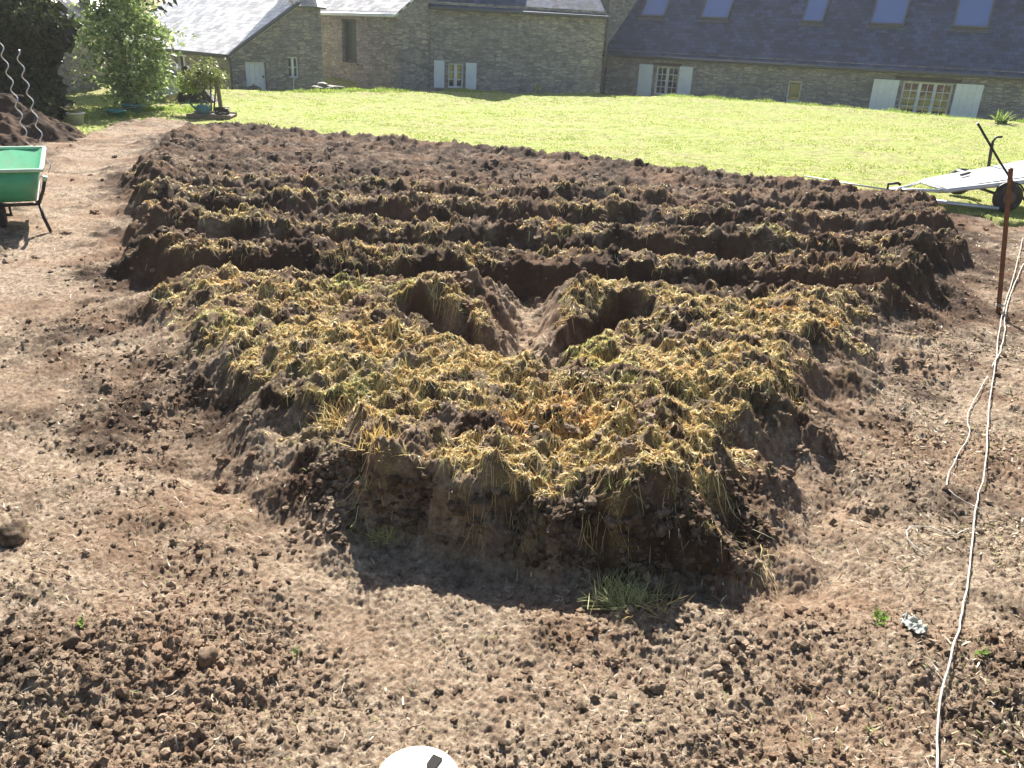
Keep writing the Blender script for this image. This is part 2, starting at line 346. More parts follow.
# ------------------------------------------------------------------ mesh builder
class MB:
    def __init__(s): s.bm = bmesh.new()
    def box(s, x0, x1, y0, y1, z0, z1, bev=0):
        r = bmesh.ops.create_cube(s.bm, size=1)
        for v in r['verts']: v.co = Vector(((x0+x1)/2+v.co.x*(x1-x0), (y0+y1)/2+v.co.y*(y1-y0), (z0+z1)/2+v.co.z*(z1-z0)))
        if bev:
            es = list({e for v in r['verts'] for e in v.link_edges})
            bmesh.ops.bevel(s.bm, geom=es, offset=bev, segments=2, affect='EDGES', profile=.5)
        return s
    def tube(s, pts, rad, n=8, cap=True, flat=None):
        pts = [Vector(p) for p in pts]; rs = rad if isinstance(rad, (list, tuple)) else [rad]*len(pts)
        rings = []; up = None
        for i, p in enumerate(pts):
            d = (pts[min(i+1, len(pts)-1)]-pts[max(i-1, 0)]).normalized()
            if up is None: up = Vector((0, 0, 1)) if abs(d.z) < .9 else Vector((1, 0, 0))
            a = d.cross(up).normalized(); bb = a.cross(d).normalized(); up = bb
            k = flat or 1
            rings.append([s.bm.verts.new(p+(a*math.cos(2*math.pi*j/n)*k+bb*math.sin(2*math.pi*j/n))*rs[i]) for j in range(n)])
        for i in range(len(rings)-1):
            for j in range(n): s.bm.faces.new((rings[i][j], rings[i][(j+1) % n], rings[i+1][(j+1) % n], rings[i+1][j])).smooth = True
        if cap:
            s.bm.faces.new(rings[0][::-1]); s.bm.faces.new(rings[-1])
        return s
    def lathe(s, prof, n=28, c=(0, 0, 0), ax='Z', capb=True):
        rings = []
        for r, h in prof:
            ring = []
            for j in range(n):
                a = 2*math.pi*j/n; p = (r*math.cos(a), r*math.sin(a), h)
                if ax == 'X': p = (h, r*math.cos(a), r*math.sin(a))
                if ax == 'Y': p = (r*math.cos(a), h, r*math.sin(a))
                ring.append(s.bm.verts.new(Vector(p)+Vector(c)))
            rings.append(ring)
        for i in range(len(rings)-1):
            for j in range(n): s.bm.faces.new((rings[i][j], rings[i][(j+1) % n], rings[i+1][(j+1) % n], rings[i+1][j])).smooth = True
        if capb:
            s.bm.faces.new(rings[0][::-1]); s.bm.faces.new(rings[-1])
        return s
    def prism(s, poly, y0, y1):   # poly in XZ, extruded along Y
        a = [s.bm.verts.new((x, y0, z)) for x, z in poly]; b = [s.bm.verts.new((x, y1, z)) for x, z in poly]
        s.bm.faces.new(a); s.bm.faces.new(b[::-1]); n = len(poly)
        for i in range(n): s.bm.faces.new((a[i], b[i], b[(i+1) % n], a[(i+1) % n]))
        return s
    def hexa(s, p):               # 8 corners: bottom 4, top 4
        v = [s.bm.verts.new(q) for q in p]
        for f in ((3, 2, 1, 0), (4, 5, 6, 7), (0, 1, 5, 4), (1, 2, 6, 5), (2, 3, 7, 6), (3, 0, 4, 7)): s.bm.faces.new([v[i] for i in f])
        return s
    def rot(s, mtx): bmesh.ops.transform(s.bm, matrix=mtx, verts=s.bm.verts); return s
    def build(s, name, m, parent=None, loc=None, rot=None):
        bmesh.ops.recalc_face_normals(s.bm, faces=s.bm.faces)
        me = bpy.data.meshes.new(name); s.bm.to_mesh(me); s.bm.free()
        return link(name, me, m, parent, loc, rot)

# ------------------------------------------------------------------ ground
def fan(y0, y1, ry, uspan, nu, uoff=.9):
    ys = np.exp(np.arange(math.log(y0), math.log(y1), ry)); ys = np.r_[ys, y1]
    us = np.linspace(-uspan, uspan, nu)
    Y, U = np.meshgrid(ys, us, indexing='ij'); X = U*(Y+uoff)
    nr, nc = Y.shape; i = np.arange(nr-1)[:, None]*nc+np.arange(nc-1)[None]
    F = np.stack([i, i+1, i+nc+1, i+nc], -1).reshape(-1, 4)
    return X.ravel(), Y.ravel(), F
SY0, SY1, SU = 1.0, 17.2, 1.02
X, Y, F = fan(SY0, SY1, .0031, SU, 1480, 1.5)
Z, mu, pa, bd = terrain(X, Y)
e0 = poly_sdf(X, Y, BED)
dark_soil = .40+.42*sst(4.9, 6.0, Y)*sst(-.5, .25, e0)+.10*(1-sst(.0, .6, e0))*sst(-.1, .1, e0)-.16*pa+.36*sst(1.4, 2.4, X-.2*Y)*(1-.6*pa)+.25*(bd > .05)*(bd < .8)*(Y < 3.0)*(np.abs(X-.2) < 1.1)-.25*sst(-2.0, -.2, -np.abs(X+.2)-.2)*(Y < 2.3)  # share of dark soil, raised across the bed's steep front face
dark_soil = dark_soil+.25*fbm(X*.9, Y*.9, 3, 201)+.35*fbm(X*4, Y*4, 3, 203)+.22*fbm(X*1.3+5, Y*1.3, 3, 51)*(1-bd)+.25*bd*(Y < 6)-.7*np.exp(-(caps(X, Y, .1, 5.5, .07, 4.05)/.17)**2)-.16*(Y < 3)*1.0
sp = poly_sdf(X, Y, SOILP)+.18*fbm(X*1.8, Y*1.8, 3, 77)
Zs = Z-.20*(1-sst(-.35, .0, sp))
me = npmesh('garden_soil', np.c_[X, Y, Zs], F, smooth=True, attrs={'mulch': mu*np.clip(.35+.9*fbm(X*9, Y*9, 3, 46)+.3*fbm(X*40, Y*40, 2, 47), .0, 1), 'dark_soil': np.clip(dark_soil, 0, 1)})
tag(link('garden_soil', me, M['soil']), kind='structure')
# coarse surroundings: the rest of the plot, level, dipping below the finer sheets
FAC = [(-9.6, 25.8), (-8.3, 24.5), (-6.3, 26.6), (-3.9, 27.0), (-3.1, 27.9), (2.7, 29.8), (4.2, 32.6), (15.46, 26.87), (26, 21.5)]
def lawn_z(x, y):
    d = np.full(np.shape(x), 1e9)
    for (ax, ay), (bx, by) in zip(FAC[:-1], FAC[1:]): d = np.minimum(d, caps(x, y, ax, ay, bx, by))
    z = .02+.04*fbm(x*.25, y*.25, 2, 301)
    return z+.12*np.exp(-((d-2.6)/1.3)**2)-.42*(1-sst(.9, 2.1, d))
gx = np.unique(np.r_[np.linspace(-120, -30, 14), np.linspace(-30, 40, 281), np.linspace(40, 120, 14)]); gy = np.unique(np.r_[np.linspace(-100, -12, 14), np.linspace(-12, 60, 289), np.linspace(60, 160, 16)])
GX, GY = np.meshgrid(gx, gy, indexing='xy'); GX = GX.ravel(); GY = GY.ravel()
GZ = lawn_z(GX, GY)
inside = (GY > SY0+.05) & (GY < SY1-.3) & (np.abs(GX) < SU*(GY+1.5)-.35)
lz_in = (GY > 9.3) & (GY < 41.5) & (np.abs(GX) < .86*(GY+.9)-.6)
gsp = poly_sdf(GX, GY, SOILP); gt = terrain(GX, GY, False)[0]
GZ = np.where(gsp > 0, np.where(gsp > .4, gt+.012, gt-.1), GZ)
GZ = np.where(inside | lz_in, -.45, GZ-.02)
i = np.arange(len(gy)-1)[:, None]*len(gx)+np.arange(len(gx)-1)[None]
F = np.stack([i, i+1, i+len(gx)+1, i+len(gx)], -1).reshape(-1, 4)
gsp = poly_sdf(GX, GY, SOILP)
me = npmesh('ground', np.c_[GX, GY, GZ], F, smooth=True, attrs={'mulch': GX*0, 'dark_soil': GX*0+.35})
o = link('ground', me, [M['lawn'], M['soil']]); tag(o, kind='structure')
fc = gsp[F].mean(1) > 0
me.polygons.foreach_set('material_index', fc.astype(np.int32))
# lawn sheet
X, Y, F = fan(8.8, 42, .006, .86, 700)
sp = poly_sdf(X, Y, SOILP)+.18*fbm(X*1.8, Y*1.8, 3, 77)
Z = lawn_z(X, Y)+.02*fbm(X*3, Y*3, 3, 311)+.012*fbm(X*14, Y*14, 2, 312)
Z = Z-.5*(sst(-.12, .25, sp))
tag(link('lawn', npmesh('lawn', np.c_[X, Y, Z], F, smooth=True), M['lawn']), kind='structure')

def lz(x, y): return float(lawn_z(np.array([float(x)]), np.array([float(y)]))[0])
# ------------------------------------------------------------------ loose cover: blades, fibres, crumbs
def strips(x, y, z, L, W, az, lift, curl, colr, roll=None):
    """two-segment ribbons; arrays of n"""
    n = len(x); dx = np.cos(az); dy = np.sin(az); nx, ny = -dy, dx
    t = np.array([0, .5, 1.0]); V = np.zeros((n, 6, 3))
    for k in range(3):
        px = x+dx*L*t[k]*np.cos(lift)+nx*curl*L*t[k]**2; py = y+dy*L*t[k]*np.cos(lift)+ny*curl*L*t[k]**2
        if callable(z): pz = z(px, py)+L*np.sin(lift)*(t[k]-.35*t[k]**2*np.sign(lift))
        else: pz = z+L*np.sin(lift)*(t[k]-.25*t[k]**2)
        w = W*(1-.65*t[k]*(k == 2)-.1*t[k])*.5
        a = roll if roll is not None else np.zeros(n)
        V[:, 2*k] = np.c_[px-nx*w*np.cos(a), py-ny*w*np.cos(a), pz-w*np.sin(a)]
        V[:, 2*k+1] = np.c_[px+nx*w*np.cos(a), py+ny*w*np.cos(a), pz+w*np.sin(a)]
    b = np.arange(n)[:, None]*6
    F = np.concatenate([b+np.array([[0, 1, 3, 2]]), b+np.array([[2, 3, 5, 4]])], 0)
    return V.reshape(-1, 3), F, np.repeat(colr, 6, 0)
def pick(pal, n, jit=.15):
    pal = np.array(pal); i = rng.integers(0, len(pal), n)
    return np.clip(pal[i]*(1+jit*rng.standard_normal((n, 1))), .005, .95)
def fan_pts(n, y0, y1, span=.82, pw=1.0):
    # denser close by, where the photograph shows single blades
    u = rng.random(n); y = y0*(y1/y0)**(u**pw); x = (rng.random(n)*2-1)*span*(y+.6); return x, y
STRAW = [(.88, .70, .36), (.74, .54, .25), (.94, .82, .54), (.58, .40, .19), (.66, .57, .25), (.48, .46, .17), (.80, .52, .22), (.36, .24, .12)]
x, y = fan_pts(1500000, 2.3, 12, .75)
zz, mu, pa, bd = terrain(x, y, False)
cl = 1.0*fbm(x*4, y*5, 2, 402)+1.1*fbm(x*11, y*13, 3, 403)
keep = rng.random(len(x)) < (mu**1.3)*np.clip(.55+2.2*cl, 0.015, 1)
x, y, cl = x[keep], y[keep], cl[keep]
x = x[:480000]; y = y[:480000]; cl = cl[:480000]
zf = lambda a, b: terrain(a, b)[0]+.002
h0 = terrain(x, y, False)[0]; sl_ = np.hypot(terrain(x+.04, y, False)[0]-h0, terrain(x, y+.04, False)[0]-h0)/.04
k = rng.random(len(x)) < 1-sst(.4, .9, sl_)*.97; x, y, cl = x[k], y[k], cl[k]
n = len(x); colr = pick(STRAW, n, .2); og = .7*sst(.3, .9, fbm(x*1.7, y*1.7, 2, 405))[:, None]
colr = colr*(1-og)+colr*np.array([[1.1, .82, .6]])*og
gn = .6*sst(.25, .8, fbm(x*1.3+9, y*1.3, 2, 406))[:, None]
colr = colr*(1-gn)+colr*np.array([[.75, 1.0, .75]])*gn
V, F, C_ = strips(x, y, zf, rng.uniform(.008, .034, n)*(1+.12*y), .0019+.0008*y, rng.uniform(0, 6.283, n), rng.uniform(-.05, .45, n), rng.uniform(-.5, .5, n), colr, rng.uniform(-.9, .9, n))
tag(link('dried_grass', npmesh('dried_grass', V, F, C_), M['straw']), 'matted yellow dried grass cuttings spread over the dug bed', 'dried grass', kind='stuff')
# fringe of stalks hanging over the near face of the bed
x = rng.uniform(-.6, 1.0, 900); y = 2.6-.1*x+rng.uniform(-.05, .3, 900); k = rng.random(900) < np.clip(.5+fbm(x*4, y*4, 2, 420), .05, 1); x, y = x[k], y[k]; n = len(x)
V, F, C_ = strips(x, y, zf, rng.uniform(.04, .13, n), .002+0*x, rng.normal(-1.57, .9, n), rng.uniform(-.1, .8, n), rng.uniform(-.4, .4, n), pick(STRAW[:6], n, .2), rng.uniform(-1, 1, n))
tag(link('grass_fringe', npmesh('grass_fringe', V, F, C_), M['straw']), 'long dry stalks hanging over the shaded front edge of the dug bed', 'dried grass', kind='stuff')
# scattered stalks and leaf bits on bare soil
x, y = fan_pts(150000, 1.1, 9, 1.05); zz, mu, pa, bd = terrain(x, y, False)
right = sst(.8, 1.8, x-.25*y+.3)
k = rng.random(len(x)) < (.18+.8*right)*np.clip(.6+1.2*fbm(x*2, y*2, 3, 431), .05, 1)*(1-.9*bd); x, y, right = x[k], y[k], right[k]; n = len(x)
V, F, C_ = strips(x, y, zf, rng.uniform(.008, .035, n)*(1+.1*y), rng.uniform(.002, .007, n)*(.6+.6*right)+.0004*y, rng.uniform(0, 6.283, n), rng.uniform(-.1, .5, n), rng.uniform(-.5, .5, n),
                  pick([(.5, .42, .3), (.33, .24, .15), (.18, .11, .07), (.62, .56, .45), (.27, .17, .10), (.42, .33, .2), (.14, .10, .08), (.22, .22, .08)], n, .2), rng.uniform(-1, 1, n))
tag(link('leaf_litter', npmesh('leaf_litter', V, F, C_), M['litter']), 'small brown and straw coloured leaf bits and stalks littering the bare soil', 'leaf litter', kind='stuff')
# crumbs and clods, real lumps that lie on the surface
def ico(sub):
    bm = bmesh.new(); bmesh.ops.create_icosphere(bm, subdivisions=sub, radius=1); bm.verts.ensure_lookup_table()
    V = np.array([v.co[:] for v in bm.verts]); F = np.array([[v.index for v in f.verts] for f in bm.faces]); bm.free(); return V, F
def clods(name, x, y, r, sub, label, sink=.25, tint=(.9, 1.6)):
    BV, BF = ico(sub); n = len(x); nv = len(BV)
    kk = (poly_sdf(x, y, SOILP) > .25) & (np.hypot(x+.187, y-1.5) > .125); x, y, r = x[kk], y[kk], r[kk]; n = len(x)
    z = terrain(x, y)[0]
    S = r[:, None]*np.c_[rng.uniform(.75, 1.3, n), rng.uniform(.75, 1.3, n), rng.uniform(.55, .95, n)]
    a = rng.uniform(0, 6.283, n); D = BV[None]*(1+.24*rng.standard_normal((n, nv, 1)).clip(-1.6, 1.6))*S[:, None]
    if sub > 1: # coarser facets: low frequency noise
        ph = rng.uniform(0, 50, (n, 1)); q = BV[None]*1.7+ph[..., None]
        D = BV[None]*(1+.34*np.sin(q[..., 0:1]*2.1+q[..., 1:2])*np.cos(q[..., 2:3]*2.3+q[..., 0:1])+.22*np.abs(np.sin(q[..., 1:2]*5.1+q[..., 2:3]*3))-.2+.14*rng.standard_normal((n, nv, 1)).clip(-1.5, 1.5))*S[:, None]
    V = np.stack([D[..., 0]*np.cos(a)[:, None]-D[..., 1]*np.sin(a)[:, None]+x[:, None], D[..., 0]*np.sin(a)[:, None]+D[..., 1]*np.cos(a)[:, None]+y[:, None], D[..., 2]+(z+r*(.5-sink))[:, None]], -1)
    F = (BF[None]+(np.arange(n)*nv)[:, None, None]).reshape(-1, 3)
    t = rng.uniform(*tint, n)[:, None]*np.ones((1, 3))
    me = npmesh(name, V.reshape(-1, 3), F, np.repeat(t, nv, 0), smooth=False)
    tag(link(name, me, M['clod']), label, 'soil clods', kind='stuff')
x, y = fan_pts(115000, 1.1, 6.5, 1.0); zz, mu, pa, bd = terrain(x, y, False)
k = rng.random(len(x)) < np.clip(.45+1.3*fbm(x*1.3+5, y*1.3, 3, 51), .04, 1)*(1-.85*pa)*(1-.5*mu); x, y = x[k], y[k]
clods('soil_crumbs', x, y, rng.exponential(.0033, len(x)).clip(.0018, .013)*(1+.1*y), 1, 'fine crumbs of dry brown soil strewn over the dug ground')
x, y = fan_pts(8500, 1.2, 13, 1.0); zz, mu, pa, bd = terrain(x, y, False)
k = rng.random(len(x)) < np.clip(.14+.7*bd*sst(5, 6, y)+.02*bd+.5*fbm(x*.9, y*.9, 2, 451), .03, 1)*(1-.85*pa); x, y = x[k], y[k]
clods('soil_clods', x, y, rng.exponential(.009, len(x)).clip(.007, .024)*(1+.11*y), 3, 'fist sized brown clods turned up along the ridges and beside the bed', .4)

q_ = 16000; x = rng.uniform(-.8, 1.25, q_); y = 2.56-.1*x+rng.uniform(-.22, .34, q_)
zz = terrain(x, y, False)[0]; k = (zz > .0) & (zz < .2) & (np.abs(x-.18) < .95) & (rng.random(q_) < .6+fbm(x*5, y*5, 2, 471)); x, y = x[k], y[k]
clods('bed_face_clods', x, y, rng.exponential(.006, len(x)).clip(.003, .020), 2, 'dark clods and crumbs sticking out of the shaded front face of the bed', .15, (.5, 1.1))
# lawn grass
GRASS = [(.44, .51, .12), (.34, .44, .08), (.52, .56, .20), (.25, .34, .06), (.62, .58, .32)]
def grass(name, x, y, L, W, pal, label, jit=.18, z=None):
    n = len(x); V, F, C_ = strips(x, y, (lawn_z(x, y)-.01 if z is None else z), L, W, rng.uniform(0, 6.283, n), rng.uniform(.7, 1.45, n), rng.uniform(-.3, .3, n), pick(pal, n, jit), rng.uniform(-.6, .6, n))
    tag(link(name, npmesh(name, V, F, C_), M['blade']), label, 'grass', kind='stuff')
x, y = fan_pts(620000, 9.0, 34, .84, .9)
sp = poly_sdf(x, y, SOILP)+.18*fbm(x*1.8, y*1.8, 3, 77)
bare_n = fbm(x*.45, y*1.1, 4, 461)+.25*fbm(x*2.3, y*3, 2, 462)+.22*np.exp(-((y-17.5+.25*x)/2.2)**2)
k = (sp < -.02-.3*rng.random(len(x))**2) & (rng.random(len(x)) < np.clip(1.0-1.3*sst(.02, .55, bare_n), .1, 1)*np.clip(.8+1.0*fbm(x*2.5, y*2.5, 3, 465), .12, 1)); x, y = x[k], y[k]; n = len(x)
grass('lawn_grass', x, y, rng.uniform(.015, .04, n)*(1+.5*sst(.1, .5, fbm(x*.9, y*.9, 2, 470))), .006+.0006*y, GRASS, 'short bright sunlit grass of the mown lawn')
# longer unmown grass along the foot of the walls and by the shrubs
xs = []; ys = []
def along(ax, ay, bx, by, w_, n):
    t = rng.random(n); xs.append(ax+(bx-ax)*t+rng.normal(0, w_, n)); ys.append(ay+(by-ay)*t+rng.normal(0, w_, n))
for (ax, ay), (bx, by), q_, w_ in zip(FAC[:-1], FAC[1:], (2500, 5200, 4500, 2600, 3000, 5000, 4200, 1500), (.3, .3, .3, .2, .15, .3, .15, .2)):
    l_ = math.hypot(bx-ax, by-ay); nx_, ny_ = (by-ay)/l_, -(bx-ax)/l_
    along(ax+nx_*2.3, ay+ny_*2.3, bx+nx_*2.3, by+ny_*2.3, w_, q_)
along(-8.0, 17.0, -6.9, 18.2, .3, 6000); along(-8.3, 15.4, -7.2, 16.8, .2, 1500)
x = np.concatenate(xs); y = np.concatenate(ys); n = len(x); cl = np.clip(.5+.9*fbm(x*1.3, y*1.3, 2, 480), .15, 1.4)
grass('unmown_grass', x, y, rng.uniform(.06, .20, n)*cl, .012+0*x, [(.30, .42, .06), (.22, .34, .05), (.40, .46, .12)], 'longer unmown grass along the foot of the stone walls')

# ------------------------------------------------------------------ buildings
def wall_mesh(mb, L, z0, z1, holes, y=0, th=.35, top=None):
    """front wall in local XZ at depth y with real openings; top(x) optional height"""
    xs_ = sorted({0, L, *[h[0] for h in holes], *[h[1] for h in holes]}); zs_ = sorted({z0, z1, *[h[2] for h in holes], *[h[3] for h in holes]})
    bm = mb.bm; vv = {}
    def v(a, b_, yy):
        k_ = (round(a, 4), round(b_, 4), yy)
        if k_ not in vv: vv[k_] = bm.verts.new((a, yy, b_))
        return vv[k_]
    for i in range(len(xs_)-1):
        for j in range(len(zs_)-1):
            cx = (xs_[i]+xs_[i+1])/2; cz = (zs_[j]+zs_[j+1])/2
            if any(h[0] < cx < h[1] and h[2] < cz < h[3] for h in holes): continue
            bm.faces.new((v(xs_[i], zs_[j], y), v(xs_[i+1], zs_[j], y), v(xs_[i+1], zs_[j+1], y), v(xs_[i], zs_[j+1], y)))
    for (a, b_, c_, d) in holes:
        for (p, q) in (((a, c_), (b_, c_)), ((b_, c_), (b_, d)), ((b_, d), (a, d)), ((a, d), (a, c_))):
            bm.faces.new((v(*p, y), v(*q, y), v(*q, y+th), v(*p, y+th)))
def window(parent, x0, x1, z0, z1, leaves, cols_, rows, depth=.14, name='window', fm='white_paint', glass='glass', fw=.055):
    mb = MB(); mb.box(x0, x0+fw, depth-.03, depth+.03, z0, z1); mb.box(x1-fw, x1, depth-.03, depth+.03, z0, z1)
    mb.box(x0+fw, x1-fw, depth-.03, depth+.03, z0, z0+fw); mb.box(x0+fw, x1-fw, depth-.03, depth+.03, z1-fw, z1)
    iw = (x1-x0-2*fw)/leaves
    for k in range(leaves):
        a = x0+fw+k*iw
        if k: mb.box(a-fw*.9, a+fw*.9, depth-.04, depth+.028, z0+fw, z1-fw)
        l0 = a+(fw*.9 if k else 0); l1 = a+iw-(fw*.9 if k < leaves-1 else 0)
        for q in range(1, cols_): mb.box(l0+(l1-l0)*q/cols_-.012, l0+(l1-l0)*q/cols_+.012, depth-.02, depth+.015, z0+fw, z1-fw)
        for q in range(1, rows): mb.box(l0+.001, l1-.001, depth-.018, depth+.013, z0+fw+(z1-z0-2*fw)*q/rows-.012, z0+fw+(z1-z0-2*fw)*q/rows+.012)
    f = mb.build(name, M[fm], parent)
    MB().box(x0+.01, x1-.01, depth+.035, depth+.045, z0+.01, z1-.01).build('pane', M[glass], f)
    MB().box(x0-.05, x1+.05, -.06, depth, z0-.07, z0-.002).build('sill', M['rock'], f)
    return f
def shutter(parent, x0, x1, z0, z1, flip=False, lean=0):
    mb = MB(); n = 4
    for k in range(n):
        a = x0+(x1-x0)*k/n; mb.box(a+.003, a+(x1-x0)/n-.003, -.055, -.03, z0, z1)
    for zc in (z0+(z1-z0)*.15, z0+(z1-z0)*.82): mb.box(x0+.01, x1-.01, -.075, -.056, zc-.04, zc+.04)
    a, b_ = (x0+.05, x1-.05) if not flip else (x1-.05, x0+.05)
    za, zb = z0+(z1-z0)*.15+.045, z0+(z1-z0)*.82-.045; d = .045
    mb.hexa([(a-d, -.074, za), (a+d, -.074, za), (a+d, -.057, za), (a-d, -.057, za), (b_-d, -.074, zb), (b_+d, -.074, zb), (b_+d, -.057, zb), (b_-d, -.057, zb)])
    return mb.build('shutter', M['shutter'], parent)
def roof_slab(parent, name, m_, x0, x1, eave_z, eave_y, pitch, length, th=.07, skew=0):
    """slab in its own XY, hinged at the eave; X along eave, Y up the slope"""
    mb = MB(); mb.hexa([(x0, 0, -th), (x1, 0, -th), (x1, length, -th), (x0+skew, length, -th), (x0, 0, 0), (x1, 0, 0), (x1, length, 0), (x0+skew, length, 0)])
    return mb.build(name, m_, parent, (0, eave_y, eave_z), (R(pitch), 0, 0))
def downpipe(parent, x, y, z0, z1): return MB().tube([(x, y, z0), (x, y, z1-.25), (x, y-.0, z1-.12), (x, y+.08, z1)], .04, 8).build('downpipe', M['zinc'], parent)

# --- long house
u = Vector((.891, -.454, 0)); LH = empty('long_house', (2.99, 33.22, 0), math.atan2(-.454, .891))
tag(LH, 'long low stone house with a blue slate roof and five skylights, at the right', 'house')
Lh = 24; D_ = 7.0; ez = 1.38
wins = [(1.93, 2.80, -.02, .96), (6.72, 7.18, .08, .76), (10.33, 11.80, -.06, .97)]
mb = MB(); wall_mesh(mb, Lh, -.6, ez+.05, wins, 0)
mb.box(0, Lh, D_-.3, D_, -.6, ez)
rh = math.tan(R(47))*D_/2
mb2 = MB().prism([(0, 0)], 0, 0) if False else None
wl = mb.build('wall', M['stone'], LH)
for xx in (0.0, Lh-.3):
    g_ = MB(); bm = g_.bm
    pts = [(.004, -.6), (D_-.01, -.6), (D_-.01, ez), (D_/2, ez+rh-.1), (.004, ez)]
    a = [bm.verts.new((xx, p[0], p[1])) for p in pts]; b_ = [bm.verts.new((xx+.3, p[0], p[1])) for p in pts]
    bm.faces.new(a); bm.faces.new(b_[::-1])
    for i in range(5): bm.faces.new((a[i], b_[i], b_[(i+1) % 5], a[(i+1) % 5]))
    g_.build('gable_wall', M['stone'], LH)
MB().box(.3, Lh-.3, .5, .55, -.5, ez).build('interior', M['interior'], LH)
rf = roof_slab(LH, 'roof', M['slate_blue'], -.2, Lh, ez-.12, -.14, 47, 5.45, skew=1.0)
rb = roof_slab(LH, 'back_roof', M['slate_blue'], -Lh, .15, ez-.12, D_+.14, 47, 5.3); rb.rotation_euler = (R(47), 0, R(180)) ; 
for (a, b_) in ((.72, 1.68), (3.02, 4.06), (6.6, 7.34), (8.82, 9.9), (11.32, 12.38), (15.2, 16.2), (18.6, 19.6)):
    z0, z1 = 1.82, 3.2; mb = MB(); f_ = .06
    mb.box(a, a+f_, z0, z1, .0, .10); mb.box(b_-f_, b_, z0, z1, .0, .10); mb.box(a+f_, b_-f_, z0, z0+f_, .0, .10); mb.box(a+f_, b_-f_, z1-f_, z1, .0, .10)
    mb.box(a-.05, b_+.05, z0-.14, z0-.004, .0, .03)
    sk = mb.build('skylight', M['zinc'], rf); MB().box(a+f_, b_-f_, z0+f_, z1-f_, .05, .07).build('pane', M['sky_glass'], sk)
MB().tube([(-.1, -.2, ez-.13), (Lh, -.2, ez-.13)], .06, 8).build('gutter', M['zinc'], LH)
window(LH, *wins[0], 2, 2, 4); window(LH, *wins[1], 1, 1, 1); window(LH, *wins[2], 3, 2, 4)
shutter(LH, 1.30, 1.84, -.1, 1.0); shutter(LH, 2.84, 3.34, -.12, 1.0, True)
shutter(LH, 9.44, 10.22, -.16, .98); shutter(LH, 11.88, 12.66, -.18, .99, True)
MB().box(10.07, 12.0, -.02, .12, 1.0, 1.11).build('lintel', M['wood_dark'], LH)
MB().box(1.8, 2.9, -.02, .12, .99, 1.08).build('lintel', M['wood_dark'], LH)

# --- barn in the middle
BA = empty('stone_barn', (-3.1, 27.9, 0), math.atan2(.312, .95)); tag(BA, 'tall plain stone barn with one small shuttered window, in the middle', 'barn')
wins = [(.60, 1.12, .1, .85)]; mb = MB(); wall_mesh(mb, 5.9, -.5, 2.62, wins, 0); mb.box(5.6, 5.9, .003, 6, -.5, 2.6); mb.box(0, .3, .003, 6, -.5, 2.6); mb.box(.3, 5.6, 5.7, 6, -.5, 2.6)
mb.build('wall', M['stone'], BA); MB().box(.3, 5.6, .5, .55, -.4, 2.5).build('interior', M['interior'], BA)
roof_slab(BA, 'roof', M['slate_blue'], -.05, 5.92, 2.44, -.14, 34, 3.85); rb = roof_slab(BA, 'back_roof', M['slate_blue'], -5.92, .05, 2.44, 6.14, 34, 3.75); rb.rotation_euler = (R(34), 0, R(180))
MB().tube([(-.05, -.2, 2.43), (5.92, -.2, 2.43)], .055, 8).build('gutter', M['zinc'], BA)
downpipe(BA, 5.98, -.06, .9, 2.45)
window(BA, *wins[0], 2, 1, 3); shutter(BA, .12, .46, .1, .92); shutter(BA, 1.16, 1.52, .08, .88, True)
# --- tall gable behind, its side wall seen between barn and long house
TH = empty('tall_stone_house', (2.9, 33.35, 0), R(45)); tag(TH, 'tall stone house end rising between the barn and the blue roofed house', 'house')
mb = MB(); mb.box(0, 6, 0, .3, -.5, 3.8); mb.box(0, .3, .302, 6, -.5, 3.8); mb.box(5.7, 6, .302, 6, -.5, 3.8); mb.box(.3, 5.7, 5.7, 6, -.5, 3.8); mb.build('wall', M['stone_warm'], TH)
roof_slab(TH, 'roof', M['slate_blue'], -.1, 6.1, 3.75, -.15, 28, 3.6); rb = roof_slab(TH, 'back_roof', M['slate_blue'], -6.1, .1, 3.75, 6.15, 28, 3.5); rb.rotation_euler = (R(28), 0, R(180))
# --- house with the tall green window
H2 = empty('stone_house', (-7.28, 30.28, 0), math.atan2(-.702, .713)); tag(H2, 'stone house with a tall narrow green window under a roof painted pale for sun glare', 'house')
wins = [(1.6, 2.43, .68, 2.0)]; mb = MB(); wall_mesh(mb, 4.6, -.5, 2.25, wins, 0)
mb.build('wall', M['stone_warm'], H2)
pts = [(.003, -.5), (8, -.5), (8, 2.2), (4, 5.1), (.003, 2.2)]
for xx in (4.3, 0):
    g_ = MB(); bm = g_.bm; a = [bm.verts.new((xx, p[0], p[1])) for p in pts]; b_ = [bm.verts.new((xx+.3, p[0], p[1])) for p in pts]
    bm.faces.new(a); bm.faces.new(b_[::-1])
    for i in range(5): bm.faces.new((a[i], b_[i], b_[(i+1) % 5], a[(i+1) % 5]))
    g_.build('gable_wall', M['stone_warm'], H2)
MB().box(.3, 4.3, .5, .55, -.4, 2.2).build('interior', M['interior'], H2)
roof_slab(H2, 'roof', M['slate_glare'], -.1, 4.62, 2.16, -.12, 35, 5.0); rb = roof_slab(H2, 'back_roof', M['slate_glare'], -4.62, .1, 2.16, 8.12, 35, 4.9); rb.rotation_euler = (R(35), 0, R(180))
window(H2, *wins[0], 1, 1, 1, fm='wood_dark', glass='green_glass', fw=.07)
MB().tube([(-.05, -.16, 2.14), (4.62, -.16, 2.14)], .05, 8).build('gutter', M['white_paint'], H2)
# --- outbuilding with the bright roof, gable to the right
SH = empty('stone_outbuilding', (-8.3, 24.5, 0), R(-45)); tag(SH, 'low stone outbuilding with a big slate roof painted pale for sun glare and a white door', 'outbuilding')
